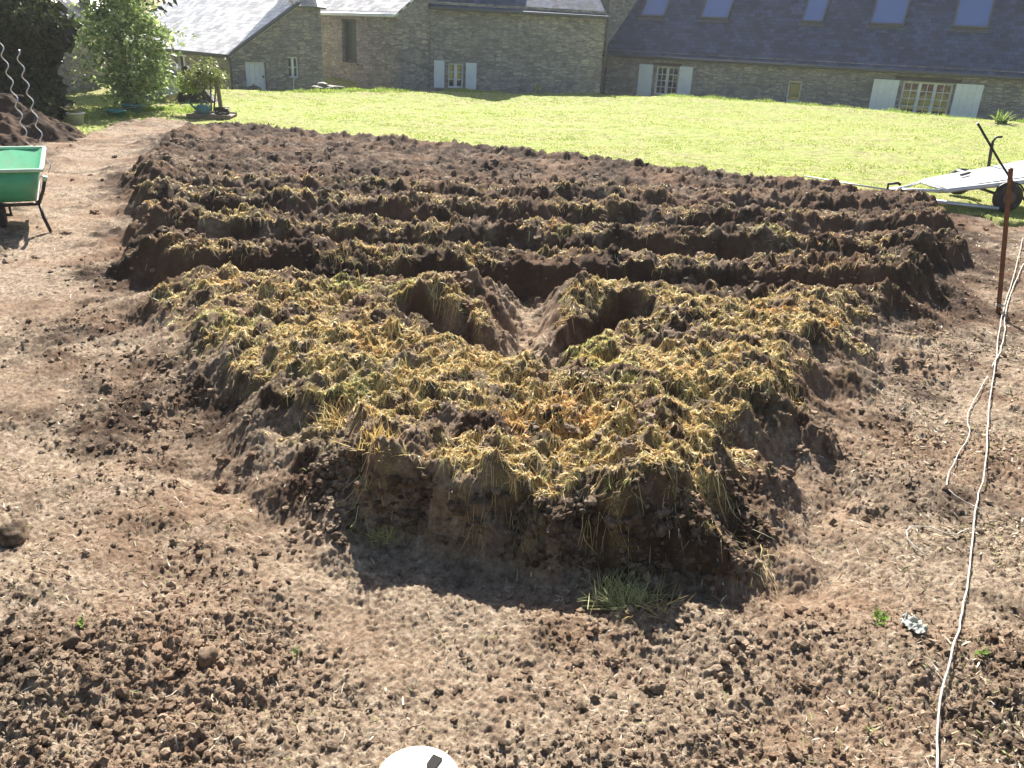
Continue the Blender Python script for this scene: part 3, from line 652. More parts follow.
# local X runs right-front, so the front wall lies at negative x; gable plane is x = 0 with depth along local Y
wn = [(5.25, 6.15, .25, .76)]
mb = MB(); wall_mesh(mb, 9.0, -.5, .95, wn, 0); wl = mb.build('wall', M['stone_warm'], SH, (-9.0, 0, 0))
wf = window(SH, 5.25, 6.15, .25, .76, 2, 1, 1); wf.location = (-9.0, 0, 0)
MB().box(-8.8, -.4, .5, .55, -.4, .9).build('interior', M['interior'], SH)
# gable wall, with door and window openings (built along X then turned to run along local Y)
gh = [(.42, 1.07, -.1, .73), (1.78, 2.14, .3, .88)]
mb = MB(); wall_mesh(mb, 2.95, -.5, .9, gh, 0)
bm = mb.bm; vs = [bm.verts.new(p) for p in ((0, 0, .9), (2.95, 0, .9), (2.95, 0, 2.25), (2.15, 0, 2.25))]; bm.faces.new(vs)
vs2 = [bm.verts.new(p) for p in ((2.95, 0.0, -.5), (2.95, 4, -.5), (2.95, 4, 2.25), (2.95, 0, 2.25))]; bm.faces.new(vs2)
gw = mb.build('gable_wall', M['stone_warm'], SH, (0, 0.002, 0), (0, 0, R(90)))
mb = MB(); 
for k in range(4): mb.box(.43+.16*k, .58+.16*k, .08, .12, -.1, .72)
dr = mb.build('door', M['white_paint'], SH, (0, 0, 0), (0, 0, R(90))); MB().box(.98, 1.0, .03, .08, .3, .36).build('handle', M['black_steel'], dr)
wf = window(SH, 1.78, 2.14, .3, .88, 2, 1, 2, .1, fw=.04); wf.rotation_euler = (0, 0, R(90))
roof_slab(SH, 'roof', M['slate_glare'], -9.1, .12, .90, -.12, 32.3, 2.72)
mb = MB(); mb.hexa([(-.001, -.15, .82), (.14, -.15, .82), (.14, 2.2, 2.3), (-.001, 2.2, 2.3), (-.001, -.15, .90), (.14, -.15, .90), (.14, 2.2, 2.39), (-.001, 2.2, 2.39)]); mb.build('verge_board', M['zinc'], SH, (.0, 0, 0))
MB().tube([(-9.1, -.16, .86), (.1, -.16, .86)], .05, 8).build('gutter', M['zinc'], SH)
MB().tube([(.06, -.1, .84), (.06, -.06, .7), (.06, -.05, -.2)], .035, 8).build('downpipe', M['zinc'], SH)
r2 = roof_slab(SH, 'raised_roof', M['slate_glare'], -.05, .98, 2.27, 0, 32, 3.0); r2.location = (.12, 2.1, 2.27); r2.rotation_euler = (R(32), 0, R(90))
ch = MB().box(-2.0, -1.45, 2.95, 3.5, 1.8, 4.2).box(-2.05, -1.4, 2.9, 3.55, 4.2, 4.3); ch.build('chimney', M['stone'], SH)
# ridge part behind the front slope
roof_slab(SH, 'upper_roof', M['slate_glare'], -9.1, -.05, 2.34, 2.17, 32.3, 1.4)
mb = MB(); mb.box(-9, -8.7, .01, 5.8, -.5, .9).box(-9, 0, 5.8, 6.0, -.5, .9); mb.build('back_wall', M['stone_warm'], SH)
# --- cottage at far left
CO = empty('stone_cottage', (-18.7, 20.6, 0), R(-3)); tag(CO, 'brown stone cottage wall in shade behind the dark conifer', 'cottage')
mb = MB(); mb.box(0, 7.7, 0, .3, -.5, 1.7); mb.prism([(0, 1.702), (7.7, 1.702), (4.2, 4.3), (3.4, 4.3)], 0, .3)
mb.box(7.4, 7.7, .302, 3.5, -.5, 1.7); mb.box(0, .3, .302, 3.5, -.5, 1.7); mb.box(.3, 7.4, 3.2, 3.5, -.5, 1.7); mb.build('wall', M['stone_warm'], CO)
for sgn, xx in ((1, 7.85), (-1, -.15)):
    mb = MB(); z0_, z1_ = 1.62, 4.42; xm = 3.85
    p = [(xx, -.15, z0_), (xm, -.15, z1_), (xm, 3.65, z1_), (xx, 3.65, z0_)]
    mb.hexa([(a, b_, c_-.08) for a, b_, c_ in p]+p); mb.build('roof', M['slate_glare'], CO)

# ------------------------------------------------------------------ foliage
def leafcloud(cen, rad, n, size, pal, shell=.55, seed=0, clump=0, clumps=40, droop=0, up=.4, asp=.45):
    r_ = np.random.default_rng(seed)
    d = r_.standard_normal((n, 3)); d /= np.linalg.norm(d, axis=1)[:, None]
    rr = (shell+(1-shell)*r_.random(n))[:, None]
    p = d*rr
    if clump:
        cd = r_.standard_normal((clumps, 3)); cd /= np.linalg.norm(cd, axis=1)[:, None]; cd *= (.45+.5*r_.random((clumps, 1)))
        p = cd[r_.integers(0, clumps, n)]+r_.standard_normal((n, 3))*clump
    lobes = 1+.12*np.sin(p[:, :1]*7+seed)*np.cos(p[:, 1:2]*6+1)+.1*np.sin(p[:, 2:]*9)
    p = p*lobes*np.array(rad)+np.array(cen)
    L = size*(.6+.8*r_.random(n)); W = L*asp
    a = r_.standard_normal((n, 3)); a[:, 2] = a[:, 2]*.6+up; a /= np.linalg.norm(a, axis=1)[:, None]
    b_ = np.cross(a, r_.standard_normal((n, 3))); b_ /= np.linalg.norm(b_, axis=1)[:, None]
    nn = np.cross(a, b_)
    V = np.stack([p-a*L[:, None]*.5, p-b_*W[:, None]*.5+nn*W[:, None]*.12, p+a*L[:, None]*.5, p+b_*W[:, None]*.5+nn*W[:, None]*.12], 1)
    F = np.arange(4*n).reshape(-1, 4)
    pl = np.array(pal)[r_.integers(0, len(pal), n)]*(1+.2*r_.standard_normal((n, 1)))
    return V.reshape(-1, 3), F, np.repeat(np.clip(pl, .01, .9), 4, 0)
def merge(parts):
    Vs, Fs, Cs = [], [], []; o_ = 0
    for V, F, C_ in parts: Vs.append(V); Fs.append(F+o_); Cs.append(C_); o_ += len(V)
    return np.concatenate(Vs), np.concatenate(Fs), np.concatenate(Cs)
def trunk(parent, loc, h, r, branches, seed, spread=.5, name='trunk', lean=(0, 0)):
    rd = random.Random(seed); mb = MB()
    top = (lean[0]*h, lean[1]*h, h); mb.tube([(0, 0, -.1), (lean[0]*h*.4+rd.uniform(-.04, .04), 0, h*.4), (top[0]*.8, top[1]*.8, h*.8), top], [r*1.2, r*.85, r*.5, r*.15], 8)
    for i in range(branches):
        t = rd.uniform(.15, .85); a = rd.uniform(0, 6.28); l = spread*rd.uniform(.6, 1.1)
        s_ = Vector((top[0]*t, top[1]*t, h*t)); e_ = s_+Vector((math.cos(a)*l, math.sin(a)*l, l*rd.uniform(.5, 1.1)))
        mb.tube([s_, (s_+e_)/2+Vector((0, 0, -.04)), e_], [r*.4, r*.28, r*.08], 6)
    return mb.build(name, M['bark'], parent, loc)
# dark conifer hedge tree
T1 = empty('conifer_tree', (-10.1, 14.6, 0)); tag(T1, 'large dark clipped conifer at the far left, sunlit rim painted in yellower leaves', 'tree')
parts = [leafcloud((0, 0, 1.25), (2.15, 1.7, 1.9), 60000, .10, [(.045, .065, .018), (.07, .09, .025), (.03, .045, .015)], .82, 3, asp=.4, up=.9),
         leafcloud((0, 0, 1.9), (1.95, 1.5, 1.9), 22000, .09, [(.14, .16, .03), (.09, .12, .03), (.20, .19, .05)], .93, 4, asp=.4, up=1),  # yellower upper shell paints sunlight onto the crown's rim
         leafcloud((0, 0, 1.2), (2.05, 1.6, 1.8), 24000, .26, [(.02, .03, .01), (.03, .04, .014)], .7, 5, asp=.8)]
V, F, C_ = merge(parts); V = V[:]; V[:, 2] = np.maximum(V[:, 2], .02)
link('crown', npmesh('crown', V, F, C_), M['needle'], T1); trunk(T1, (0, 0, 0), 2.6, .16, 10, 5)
# leafy shrub
T2 = empty('laurel_shrub', (-8.15, 17.6, 0)); tag(T2, 'tall leafy shrub with sun glints painted as pale leaves in front of the cottage', 'shrub')
LF = [(.34, .42, .15), (.22, .32, .09), (.50, .55, .28), (.14, .22, .06)]  # palest tones paint sun glints into the leaf colours
parts = [leafcloud((0, 0, 1.25), (1.02, .95, 1.15), 5600, .115, LF, .3, 8, clump=.16, clumps=60), leafcloud((.25, .0, .5), (.7, .7, .55), 1800, .11, LF, .3, 9, clump=.15, clumps=20),
         leafcloud((.05, 0, 2.2), (.65, .6, .55), 1500, .12, LF, .3, 10, clump=.2, clumps=20)]
V, F, C_ = merge(parts); V[:, 2] = np.maximum(V[:, 2], .03)
link('crown', npmesh('crown', V, F, C_), M['leaf'], T2); trunk(T2, (0, 0, 0), 1.9, .07, 14, 6, .6)
# overhanging tree in front of the pale roof
T3 = empty('evergreen_tree', (-11.2, 22.6, 0)); tag(T3, 'dark evergreen tree whose lowest branches hang over the pale roof, top left', 'tree')
parts = [leafcloud((1.3, 0, 3.25), (1.6, 1.5, 1.0), 8000, .22, [(.04, .06, .02), (.06, .08, .03), (.025, .04, .015)], .4, 12, clump=.17, clumps=70)]
link('crown', npmesh('crown', *merge(parts)), M['needle'], T3); trunk(T3, (0, 0, 0), 4.2, .16, 14, 8, 1.0)
# rose bush tied to a post
T4 = empty('rose_bush', (-6.35, 17.25, 0)); tag(T4, 'small bushy rose tied to a wooden stake beside the watering can', 'shrub')
parts = [leafcloud((-.05, 0, .72), (.42, .35, .33), 1500, .075, [(.20, .24, .07), (.28, .30, .11), (.13, .17, .05)], .2, 14, clump=.2, clumps=26), leafcloud((-.42, 0, .62), (.25, .2, .25), 400, .08, [(.30, .38, .08)], .2, 15, clump=.25, clumps=8)]
link('foliage', npmesh('foliage', *merge(parts)), M['leaf'], T4)
for a in (-.25, -.1, .05, .16):
    MB().tube([(a*.4, 0, -.02), (a*.7, .02, .3), (a*1.2, 0, .7)], [.02, .016, .008], 6).build('stem', M['bark'], T4)
MB().box(.20, .27, -.03, .03, -.05, .72, .006).build('stake', M['wood_old'], T4, None, (0, R(-4), 0))
# unseen trees added behind the camera for the window panes to reflect
def back_tree(x, y, h, r, label, seed):
    t = empty('reflection_tree', (x, y, 0)); tag(t, label, 'tree', 'added trees for the window panes to reflect')
    V, F, C_ = leafcloud((0, 0, h*.58), (r, r, h*.45), 5000, .4, [(.13, .19, .04), (.18, .24, .05), (.09, .13, .03)], .3, seed, clump=.16, clumps=60)
    link('crown', npmesh('crown', V, F, C_), M['leaf'], t); trunk(t, (0, 0, 0), h*.8, .2, 10, seed, r*.6)
back_tree(-9, -9, 6, 3.0, 'added reflection tree behind the viewer, left of the plot', 21); back_tree(-3, -13, 7, 3.4, 'added reflection tree straight behind the viewer', 22); back_tree(-16, -4, 6.5, 3.2, 'added reflection tree at the far left behind the viewer', 23); back_tree(5, -12, 6, 3, 'added reflection tree behind the viewer, right of the plot', 24)

# single plants
def tuft(name, loc, n, L, pal, label, cat, wid=.006, spread=.6, seed=0, m_='blade'):
    r_ = np.random.default_rng(seed); az = r_.uniform(0, 6.283, n); el = r_.uniform(1.5-spread, 1.5, n); V, F = [], []
    ln = L*r_.uniform(.5, 1.1, n)
    sp_ = .38 if name == 'straw_tuft' else (.28 if wid < .005 else .1)
    V, F, C_ = strips(r_.normal(0, L*sp_, n), r_.normal(0, L*sp_, n), np.zeros(n)-.01, ln, wid+0*az, az, el, r_.uniform(-.25, .25, n), np.clip(np.array(pal)[r_.integers(0, len(pal), n)]*(1+.15*r_.standard_normal((n, 1))), .01, .9), r_.uniform(-.5, .5, n))
    o = link(name, npmesh(name, V, F, C_), M[m_], None, loc); return tag(o, label, cat)
GR = [(.22, .30, .06), (.30, .36, .10), (.45, .42, .18)]
tuft('grass_clump', (.42, 2.33, tz(.42, 2.33)), 260, .15, [(.62, .62, .32), (.72, .66, .38), (.40, .50, .18)], 'uprooted pale green grass clump at the foot of the bed front', 'grass clump', .0022, 1.15, 3)
tuft('grass_clump', (.53, 2.27, tz(.53, 2.27)), 60, .13, [(.55, .45, .2), (.5, .4, .15)], 'dry straw coloured tuft just right of the green grass clump', 'grass clump', .0022, 1.45, 4, 'straw')
tuft('straw_tuft', (-.50, 2.80, tz(-.50, 2.80)), 110, .11, [(.75, .55, .2), (.65, .47, .16)], 'orange yellow straw tuft on the front left edge of the bed', 'straw tuft', .003, 1.2, 5, 'straw')
tuft('straw_tuft', (-.46, 2.62, tz(-.46, 2.62)), 90, .09, [(.55, .55, .2), (.45, .45, .15)], 'yellow green straw tuft low on the shaded front face of the bed', 'straw tuft', .003, 1.2, 6, 'straw')
tuft('straw_tuft', (-.72, 3.22, tz(-.72, 3.22)), 140, .12, [(.78, .62, .28), (.7, .5, .2)], 'pale golden straw tuft on the left shoulder of the bed', 'straw tuft', .003, 1.35, 7, 'straw')
tuft('grass_clump', (.93,  27.6, lz(.93,  27.6)), 60, .3, GR, 'isolated grass clump on the lawn crest in front of the barn', 'grass clump', .02, .9, 8)
tuft('grass_clump', (8.3,  30.2, lz(8.3,  30.2)), 50, .3, GR, 'small grass clump against the wall between the two house windows', 'grass clump', .02, .7, 9)
tuft('grass_clump', (-5.35,  25.6, lz(-5.35,  25.6)), 260, .42, GR, 'big fresh grass clump in front of the house with the green window', 'grass clump', .02, .7, 10)
tuft('fern', (13.3,  24.2, lz(13.3,  24.2)), 90, .5, [(.16, .24, .05), (.24, .33, .08)], 'spreading green fern on the lawn at the right edge', 'fern', .04, 1.0, 11)
def sprig(x, y, n, h, label, seed, pal=((.18, .30, .06), (.26, .38, .10))):
    t = empty('weed', (x, y, tz(x, y))); tag(t, label, 'weed')
    link('leaves', npmesh('leaves', *leafcloud((0, 0, h*.55), (h*.7, h*.7, h*.45), n, h*.55, list(pal), .2, seed)), M['leaf'], t)
    MB().tube([(0, 0, -.01), (.004, 0, h*.8)], .0025, 6).build('stem', M['leaf'] if False else M['bark'], t)
sprig(1.27, 2.24, 22, .05, 'green weed seedling left of the grey rag', 31); sprig(1.50, 2.05, 14, .04, 'tiny weed seedling right of the grey rag', 32)
sprig(-1.28, 2.0, 8, .04, 'single green weed sprout on the left foreground soil', 33); sprig(-.62, 1.98, 8, .03, 'tiny weed on the bare soil below the bed corner', 34)
sprig(1.06, 1.78, 12, .03, 'yellowish weed seedling at the bottom right', 35, ((.4, .4, .12), (.3, .32, .1)))
# stake plant in front of the barn
t = empty('young_plant', (.35, 27.3, lz(.35, 27.3))); tag(t, 'thin young plant with pale yellow leaves in front of the barn wall', 'plant')
MB().tube([(0, 0, 0), (.02, 0, .3), (.0, 0, .52)], [.02, .015, .008], 6).build('stem', M['bark'], t)
link('leaves', npmesh('leaves', *leafcloud((0, 0, .36), (.14, .12, .16), 60, .09, [(.5, .45, .22), (.4, .4, .15)], .2, 41)), M['leaf'], t)

# ------------------------------------------------------------------ wheelbarrow
WB = empty('wheelbarrow', (-4.50, 7.3, 0), R(27)); tag(WB, 'green plastic wheelbarrow on black steel legs at the left edge', 'wheelbarrow')
def tray(x0, x1, y0, y1, z0, z1, x0b, x1b, y0b, y1b, th):
    mb = MB(); bm = mb.bm
    def ring(a, b_, c_, d, z, zn=None):
        pts = []; r_ = .045; 
        for cx, cy, a0 in ((b_-r_, d-r_, 0), (a+r_, d-r_, 90), (a+r_, c_+r_, 180), (b_-r_, c_+r_, 270)):
            for k in range(5):
                t_ = R(a0+90*k/4); x_ = cx+r_*math.cos(t_); y_ = cy+r_*math.sin(t_); pts.append(bm.verts.new((x_, y_, z+(zn or 0)*(y_-c_)/(d-c_))))
        return pts
    rs = [ring(x0b, x1b, y0b, y1b, z0), ring(x0, x1, y0, y1, z1, .05), ring(x0+th, x1-th, y0+th, y1-th, z1, .05), ring(x0b+th, x1b-th, y0b+th, y1b-th, z0+th)]
    n = len(rs[0])
    for a, b_ in zip(rs[:-1], rs[1:]):
        for j in range(n): bm.faces.new((a[j], a[(j+1) % n], b_[(j+1) % n], b_[j])).smooth = True
    bm.faces.new(rs[0][::-1]); bm.faces.new(rs[-1]); return mb
tray(-.27, .24, -.32, .72, .23, .50, -.22, .16, -.26, .45, .008).build('tray', M['green_plastic'], WB)
mb = MB(); zr = lambda yy: .505+.05*(yy+.32)/1.04
q = [(-.28, -.33), (.25, -.33), (.25, .73), (-.28, .73), (-.28, -.33)]
pp = []
for i in range(4):
    a, b_ = q[i], q[i+1]
    for k in range(6): pp.append((a[0]+(b_[0]-a[0])*k/6, a[1]+(b_[1]-a[1])*k/6, 0))
pts = []
for i, (a, b_, _) in enumerate(pp+[pp[0]]):
    dz = -.0
    pts.append((a, b_, zr(b_)+dz))
mb.tube(pts, .016, 8, True, 1.3); mb.build('rim', M['rim_plastic'], WB)
fr = MB()
for sgn in (-1, 1):
    xx = -.03+.2*sgn
    fr.tube([(xx*1.0, .55, .26), (xx, -.28, .215), (xx+.02*sgn, -.34, .24)], .015, 8)
    fr.tube([(xx+.02*sgn, -.33, .225), (xx+.07*sgn, -.39, .34), (xx+.10*sgn, -.42, .44)], .014, 8)
fr.tube([(-.23, -.30, .21), (.19, -.30, .215)], .015, 8); fr.build('frame', M['black_steel'], WB)
for sgn in (-1, 1):
    xx = -.03+.2*sgn
    MB().tube([(xx+.02*sgn, -.32, .22), (xx+.04*sgn, -.36, .10), (xx+.075*sgn, -.40, -.01)], .014, 8).build('leg', M['black_steel'], WB)
    MB().tube([(xx+.096*sgn, -.418, .43), (xx+.108*sgn, -.425, .47)], .019, 10).build('grip', M['rim_plastic'], WB)
wh = MB().lathe([(.05, -.03), (.095, -.028), (.112, -.012), (.112, .012), (.095, .028), (.05, .03)], 26, (-.12, -.15, .10), 'X', True).build('wheel', M['rubber'], WB)
MB().tube([(-.2, -.15, .10), (-.04, -.15, .10)], .012, 8).build('axle', M['black_steel'], wh)
MB().tube([(-.19, -.15, .10), (-.19, -.2, .20), (-.12, -.22, .215), (-.05, -.2, .20), (-.05, -.15, .10)], .01, 6).build('wheel_fork', M['black_steel'], WB)
# spiral stakes
def spiral(bx, by, tx, ty, h, label, ph):
    pts = []; r_ = .022
    for i in range(161):
        t_ = i/160; a = ph+2*math.pi*h*t_/.17; pts.append((bx+(tx-bx)*t_+r_*math.cos(a), by+(ty-by)*t_+r_*math.sin(a), -.1+(h+.1)*t_))
    o = MB().tube(pts, .0065, 6).build('spiral_stake', M['galv']); 
    me = o.data; me.transform(Matrix.Translation((-bx, -by, 0))); o.location = (bx, by, 0); tag(o, label, 'plant stake', 'spiral plant stakes')
spiral(-5.80, 9.9, -5.96, 9.9, 1.48, 'taller silver spiral plant stake, left of the pair', 0); spiral(-5.74, 10.1, -5.89, 10.1, 1.34, 'shorter silver spiral plant stake, right of the pair', 1.7)

# ------------------------------------------------------------------ soil heap, tubs
def mound(name, cx, cy, rx, ry, h, m_, label, cat, seed, colr=None):
    n = 170; g1 = np.linspace(-1.15, 1.15, n); A, B = np.meshgrid(g1, g1); r2 = A*A+B*B
    X_ = cx+A*rx; Y_ = cy+B*ry
    Z_ = h*(1-sst(0, 1.15, np.sqrt(r2)+.16*fbm(A*2, B*2, 3, seed)))*(1+.12*fbm(A*3, B*3, 2, seed+3))+.03*fbm(X_*9, Y_*9, 4, seed+4)+.4*lumps(X_, Y_, .11, .6, seed+5)*(r2 < 1)-.06
    i = np.arange(n-1)[:, None]*n+np.arange(n-1)[None]; F = np.stack([i, i+1, i+n+1, i+n], -1).reshape(-1, 4)
    keepf = (Z_.ravel()[F].max(1) > -.045)
    me = npmesh(name, np.c_[(X_-cx).ravel(), (Y_-cy).ravel(), Z_.ravel()], F[keepf], smooth=True, attrs={'mulch': 0*X_.ravel(), 'dark_soil': 0*X_.ravel()+.95})
    o = link(name, me, m_, None, (cx, cy, 0)); return tag(o, label, cat)
mound('soil_heap', -7.95, 12.7, 1.22, 1.2, .64, M['soil'], 'heap of dark soil in front of the dark conifer', 'soil heap', 501)
mound('soil_heap', -5.3, 15.0, .75, .3, .16, M['soil'], 'low ridge of dug turf at the far left corner of the plot', 'soil heap', 520)
MB().tube([(-8.6, 12.3, .55), (-8.0, 12.2, .68), (-7.2, 12.3, .64)], .012, 6).build('bent_cane', M['wood_old']).__setitem__('label', 'thin bent cane lying across the top of the dark soil heap'); bpy.data.objects['bent_cane']['category'] = 'cane'
def bucket(name, x, y, r0, r1, h, m_, label, cat, squash=1, fill=None):
    t = empty(name, (x, y, 0)); tag(t, label, cat)
    b_ = MB().lathe([(r0, 0), (r1, h), (r1+.012, h), (r1+.012, h-.02), (r1+.004, h-.02)], 28).build('shell', m_, t) if False else None
    mb = MB(); mb.lathe([(.001, .004), (r0, 0), (r1, h), (r1+.014, h-.004), (r1+.014, h+.012), (r1-.01, h+.012), (r0-.008, .012), (.001, .012)], 28, capb=False); o_ = mb.build('shell', m_, t); o_.scale = (squash, 1, 1)
    MB().tube([(r1*squash*math.cos(a), r1*math.sin(a)*.2-.0-r1*.98, h*.75+.03*math.cos(a)) for a in np.linspace(-2.8, -.3, 9)], .004, 6).build('handle', M['galv'], t)
    return t
bucket('white_bucket', -7.70, 14.6, .10, .135, .19, M['white_plastic'], 'white plastic bucket with cut plants behind the dark soil heap', 'bucket')
bucket('teal_basin', -7.72, 16.1, .12, .17, .11, M['teal_plastic'], 'shallow turquoise basin on the grass by the tall shrub', 'basin')
bucket('green_basin', -7.72, 16.8, .15, .19, .16, M['can_plastic'], 'dull green basin half hidden under the tall shrub', 'basin')
tuft('cut_plants', (-7.76, 14.65, .2), 90, .22, [(.30, .34, .14), (.4, .38, .2)], 'wilted cut plants standing in the white bucket', 'cut plants', .02, 1.1, 12)
# pallet with can, hose coil
t = empty('wooden_board', (-6.12, 16.75, 0), R(8)); tag(t, 'low weathered wooden board frame on the lawn under the watering can', 'board')
MB().box(-.42, .40, -.34, -.30, 0, .09, .005).build('front_board', M['wood_old'], t); MB().box(-.42, .40, .30, .34, 0, .09, .005).build('back_board', M['wood_old'], t)
mb = MB()
for k in range(5): mb.box(-.41+.165*k, -.27+.165*k, -.29, .29, .04, .062)
mb.build('slats', M['wood_old'], t)
t = empty('watering_can', (-6.3, 16.75, .065)); tag(t, 'sea green watering can on the wooden board', 'watering can')
MB().lathe([(.12, 0), (.135, .02), (.13, .13), (.09, .17), (.05, .175)], 24).build('body', M['can_plastic'], t)
MB().tube([(-.1, 0, .05), (-.2, 0, .14), (-.28, 0, .22)], [.028, .02, .016], 10).build('spout', M['can_plastic'], t)
MB().tube([(-.04, 0, .17), (0, 0, .25), (.1, 0, .23), (.15, 0, .12), (.12, 0, .06)], .012, 8).build('handle', M['can_plastic'], t)
t = MB(); 
pts = [( .13*math.cos(a)*(1+.1*math.sin(a*.37)), .11*math.sin(a), .02+.011*a/6.28*1.6+.02*math.sin(a*.9)) for a in np.linspace(0, 6.28*6, 120)]
t.tube(pts, .013, 6); o = t.build('hose_coil', M['black_plastic'], None, (-5.92, 16.72, .07)); tag(o, 'black coil of garden hose at the right of the watering can', 'hose')
# rubble pile behind the rose
def rock(x, y, z, r, label, seed, m_='rock', sq=.7, cat='rock', name='rock', sx=1):
    BV, BF = ico(3); r_ = np.random.default_rng(seed); ph = r_.uniform(0, 30, 3)
    d = 1+(.07*r_.standard_normal(len(BV)) if 'clod' in name else 0)+.16*np.sin(BV@np.array([3.1, 2.2, 1.3])+ph[0])+.13*np.sin(BV@np.array([-2.3, 4.1, 2.9])+ph[1])+.05*np.sin(BV@np.array([7, -6, 8])+ph[2])
    V = BV*d[:, None]*np.array([r*sx, r*r_.uniform(.8, 1), r*sq])
    o = link(name, npmesh(name, V, BF, np.ones((len(V), 3)), smooth=True), M[m_], None, (x, y, z), (0, 0, r_.uniform(0, 3))); return tag(o, label, cat)
for i, (x, y, z, r, lb) in enumerate([(-8.9, 20.3, .2, .42, 'broad grey boulder at the left of the rubble behind the rose'), (-8.2, 20.5, .2, .36, 'grey boulder in the middle of the rubble behind the rose'), (-8.5, 20.6, .6, .34, 'dark boulder on top of the rubble behind the rose'), (-9.4, 20.6, .45, .4, 'dark boulder half behind the tall shrub')]): rock(x, y, z, r, lb, 50+i)
t = empty('white_drum', (-8.12, 19.6, .0), R(20)); tag(t, 'white round tub lying on its side among the rubble', 'tub')
o_ = MB().lathe([(.001, .012), (.20, .0), (.22, .2), (.235, .2), (.235, .215), (.21, .215), (.19, .02), (.001, .024)], 30, capb=False).build('shell', M['white_plastic'], t, (0, 0, .2), (R(48), 0, 0))
MB().tube([(-.18, -.12, .31), (-.1, -.27, .23), (.05, -.3, .21), (.18, -.12, .27)], .008, 6).build('handle', M['galv'], t)
t = empty('grey_crate', (-8.65, 19.6, 0), R(5)); tag(t, 'grey plastic crate at the foot of the rubble', 'crate')
mb = MB(); mb.box(-.28, .28, -.18, -.16, .0, .2).box(-.28, .28, .16, .18, 0, .2).box(-.28, -.26, -.16, .16, 0, .2).box(.26, .28, -.16, .16, 0, .2).box(-.26, .26, -.16, .16, 0, .02); mb.build('body', simple('grey_plastic', (.22, .26, .24), .5), t)
MB().box(-.3, .3, -.2, .2, .202, .22, .006).build('lid', simple('grey_lid', (.3, .34, .32), .5), t)
mb = MB(); mb.hexa([(-.45, -.1, 0), (.42, -.1, 0), (.42, .25, 0), (-.45, .25, 0), (-.33, .02, .75), (-.22, .02, .8), (-.2, .1, .8), (-.33, .1, .75)]); 
o = mb.build('tarpaulin', M['black_plastic'], None, (-7.45, 19.6, 0)); tag(o, 'dark tarpaulin draped to a point behind the rose bush', 'tarpaulin')
# things by the white door
t = empty('round_bin', (-7.55, 24.0, lz(-7.55, 24.0))); tag(t, 'round dark bin in front of the white door', 'bin')
MB().lathe([(.15, 0), (.2, .1), (.24, .3), (.2, .48), (.1, .53), (.001, .54)], 24).build('body', simple('olive_plastic', (.07, .075, .055), .6), t); MB().tube([(-.05, 0, .53), (0, 0, .58), (.05, 0, .53)], .01, 6).build('handle', M['black_plastic'], t)
mb = MB(); mb.lathe([(.09, 0), (.14, .12), (.15, .12), (.15, .13), (.13, .13), (.08, .02), (.001, .02)], 20, capb=False); o = mb.build('red_pot', M['red_plastic'], None, (-7.30, 24.05, lz(-7.3, 24.05))); o.scale = (1.3, 1, 1); tag(o, 'red plant pot beside the round dark bin', 'pot')
t = empty('garden_hose', (-6.75, 25.2, -.1)); 
t2 = MB().tube([(0, 0, 0), (-.02, 0, .15), (-.08, .3, .35), (-.12, .5, .5)], .012, 6).build('hose', M['white_plastic'], t); tag(t, 'pale hose hanging from the small white window of the outbuilding', 'hose')
for i, (x, y, w_, d_, z_, a) in enumerate([(-5.85, 24.4, .35, .2, 0.08, 6), (-5.45, 24.5, .5, .22, .085, -8), (-5.75, 24.5, .3, .16, .18, 20)]):
    o = rock(x, y, z_+.08, w_*.5, ['flat grey slab at the left of the slab pile on the lawn', 'long pale slab at the right of the slab pile on the lawn', 'small slab on top of the slab pile on the lawn'][i], 70+i, 'rock', .25, 'stone slab', 'stone_slab', 1.4)

# ------------------------------------------------------------------ trailer
TR = empty('garden_trailer', (6.0, 10.8, 0)); tag(TR, 'small flat grey trailer with its drawbar resting on the lawn', 'trailer')
L_ = lambda x, y, z: (x-6.0, y-10.8, z)
def slab(p, th): return MB().hexa([(a, b_, c_-th) for a, b_, c_ in p]+list(p))
# bed: near-left, near-right, far-right, far-left, rising to the right
nl = (5.27, 10.4, .25); nr = (7.3, 10.35, .72*.98); fr_ = (7.35, 11.75, .70); fl = (5.3, 11.2, .24)
nr = (7.6, 10.4, .25+(.46-.25)/(6.16-5.27)*(2.33)*.62); frp = (7.6, 11.7, nr[2]-.0)
mid_n = (6.16, 10.4, .46); 
bedp = [L_(*nl), L_(7.4, 10.4, .60), L_(7.4, 11.7, .62), L_(*fl)]
slab(bedp, .02).build('bed', M['grey_sheet'], TR)
mb = MB(); mb.tube([(a, b_, c_-.035) for a, b_, c_ in bedp]+[(bedp[0][0], bedp[0][1], bedp[0][2]-.035)], .02, 6); mb.tube([L_(5.9, 10.43, .34), L_(5.9, 11.5, .34)], .018, 6); mb.build('frame', M['galv'], TR)
MB().tube([L_(5.35, 10.5, .2), L_(5.0, 10.75, .16), L_(4.75, 10.9, .12)], .022, 8).tube([L_(5.3, 11.2, .2), L_(5.0, 10.95, .16), L_(4.75, 10.92, .12)], .02, 8).build('drawbar', M['galv'], TR)
MB().tube([L_(4.76, 10.9, .12), L_(4.74, 10.88, .2), L_(4.86, 10.88, .22), L_(4.9, 10.88, .20)], .018, 8).build('hitch', M['black_steel'], TR)
MB().tube([L_(5.0, 10.35, .10), L_(5.9, 10.3, .05)], .028, 8).build('prop_tube', M['galv'], TR)
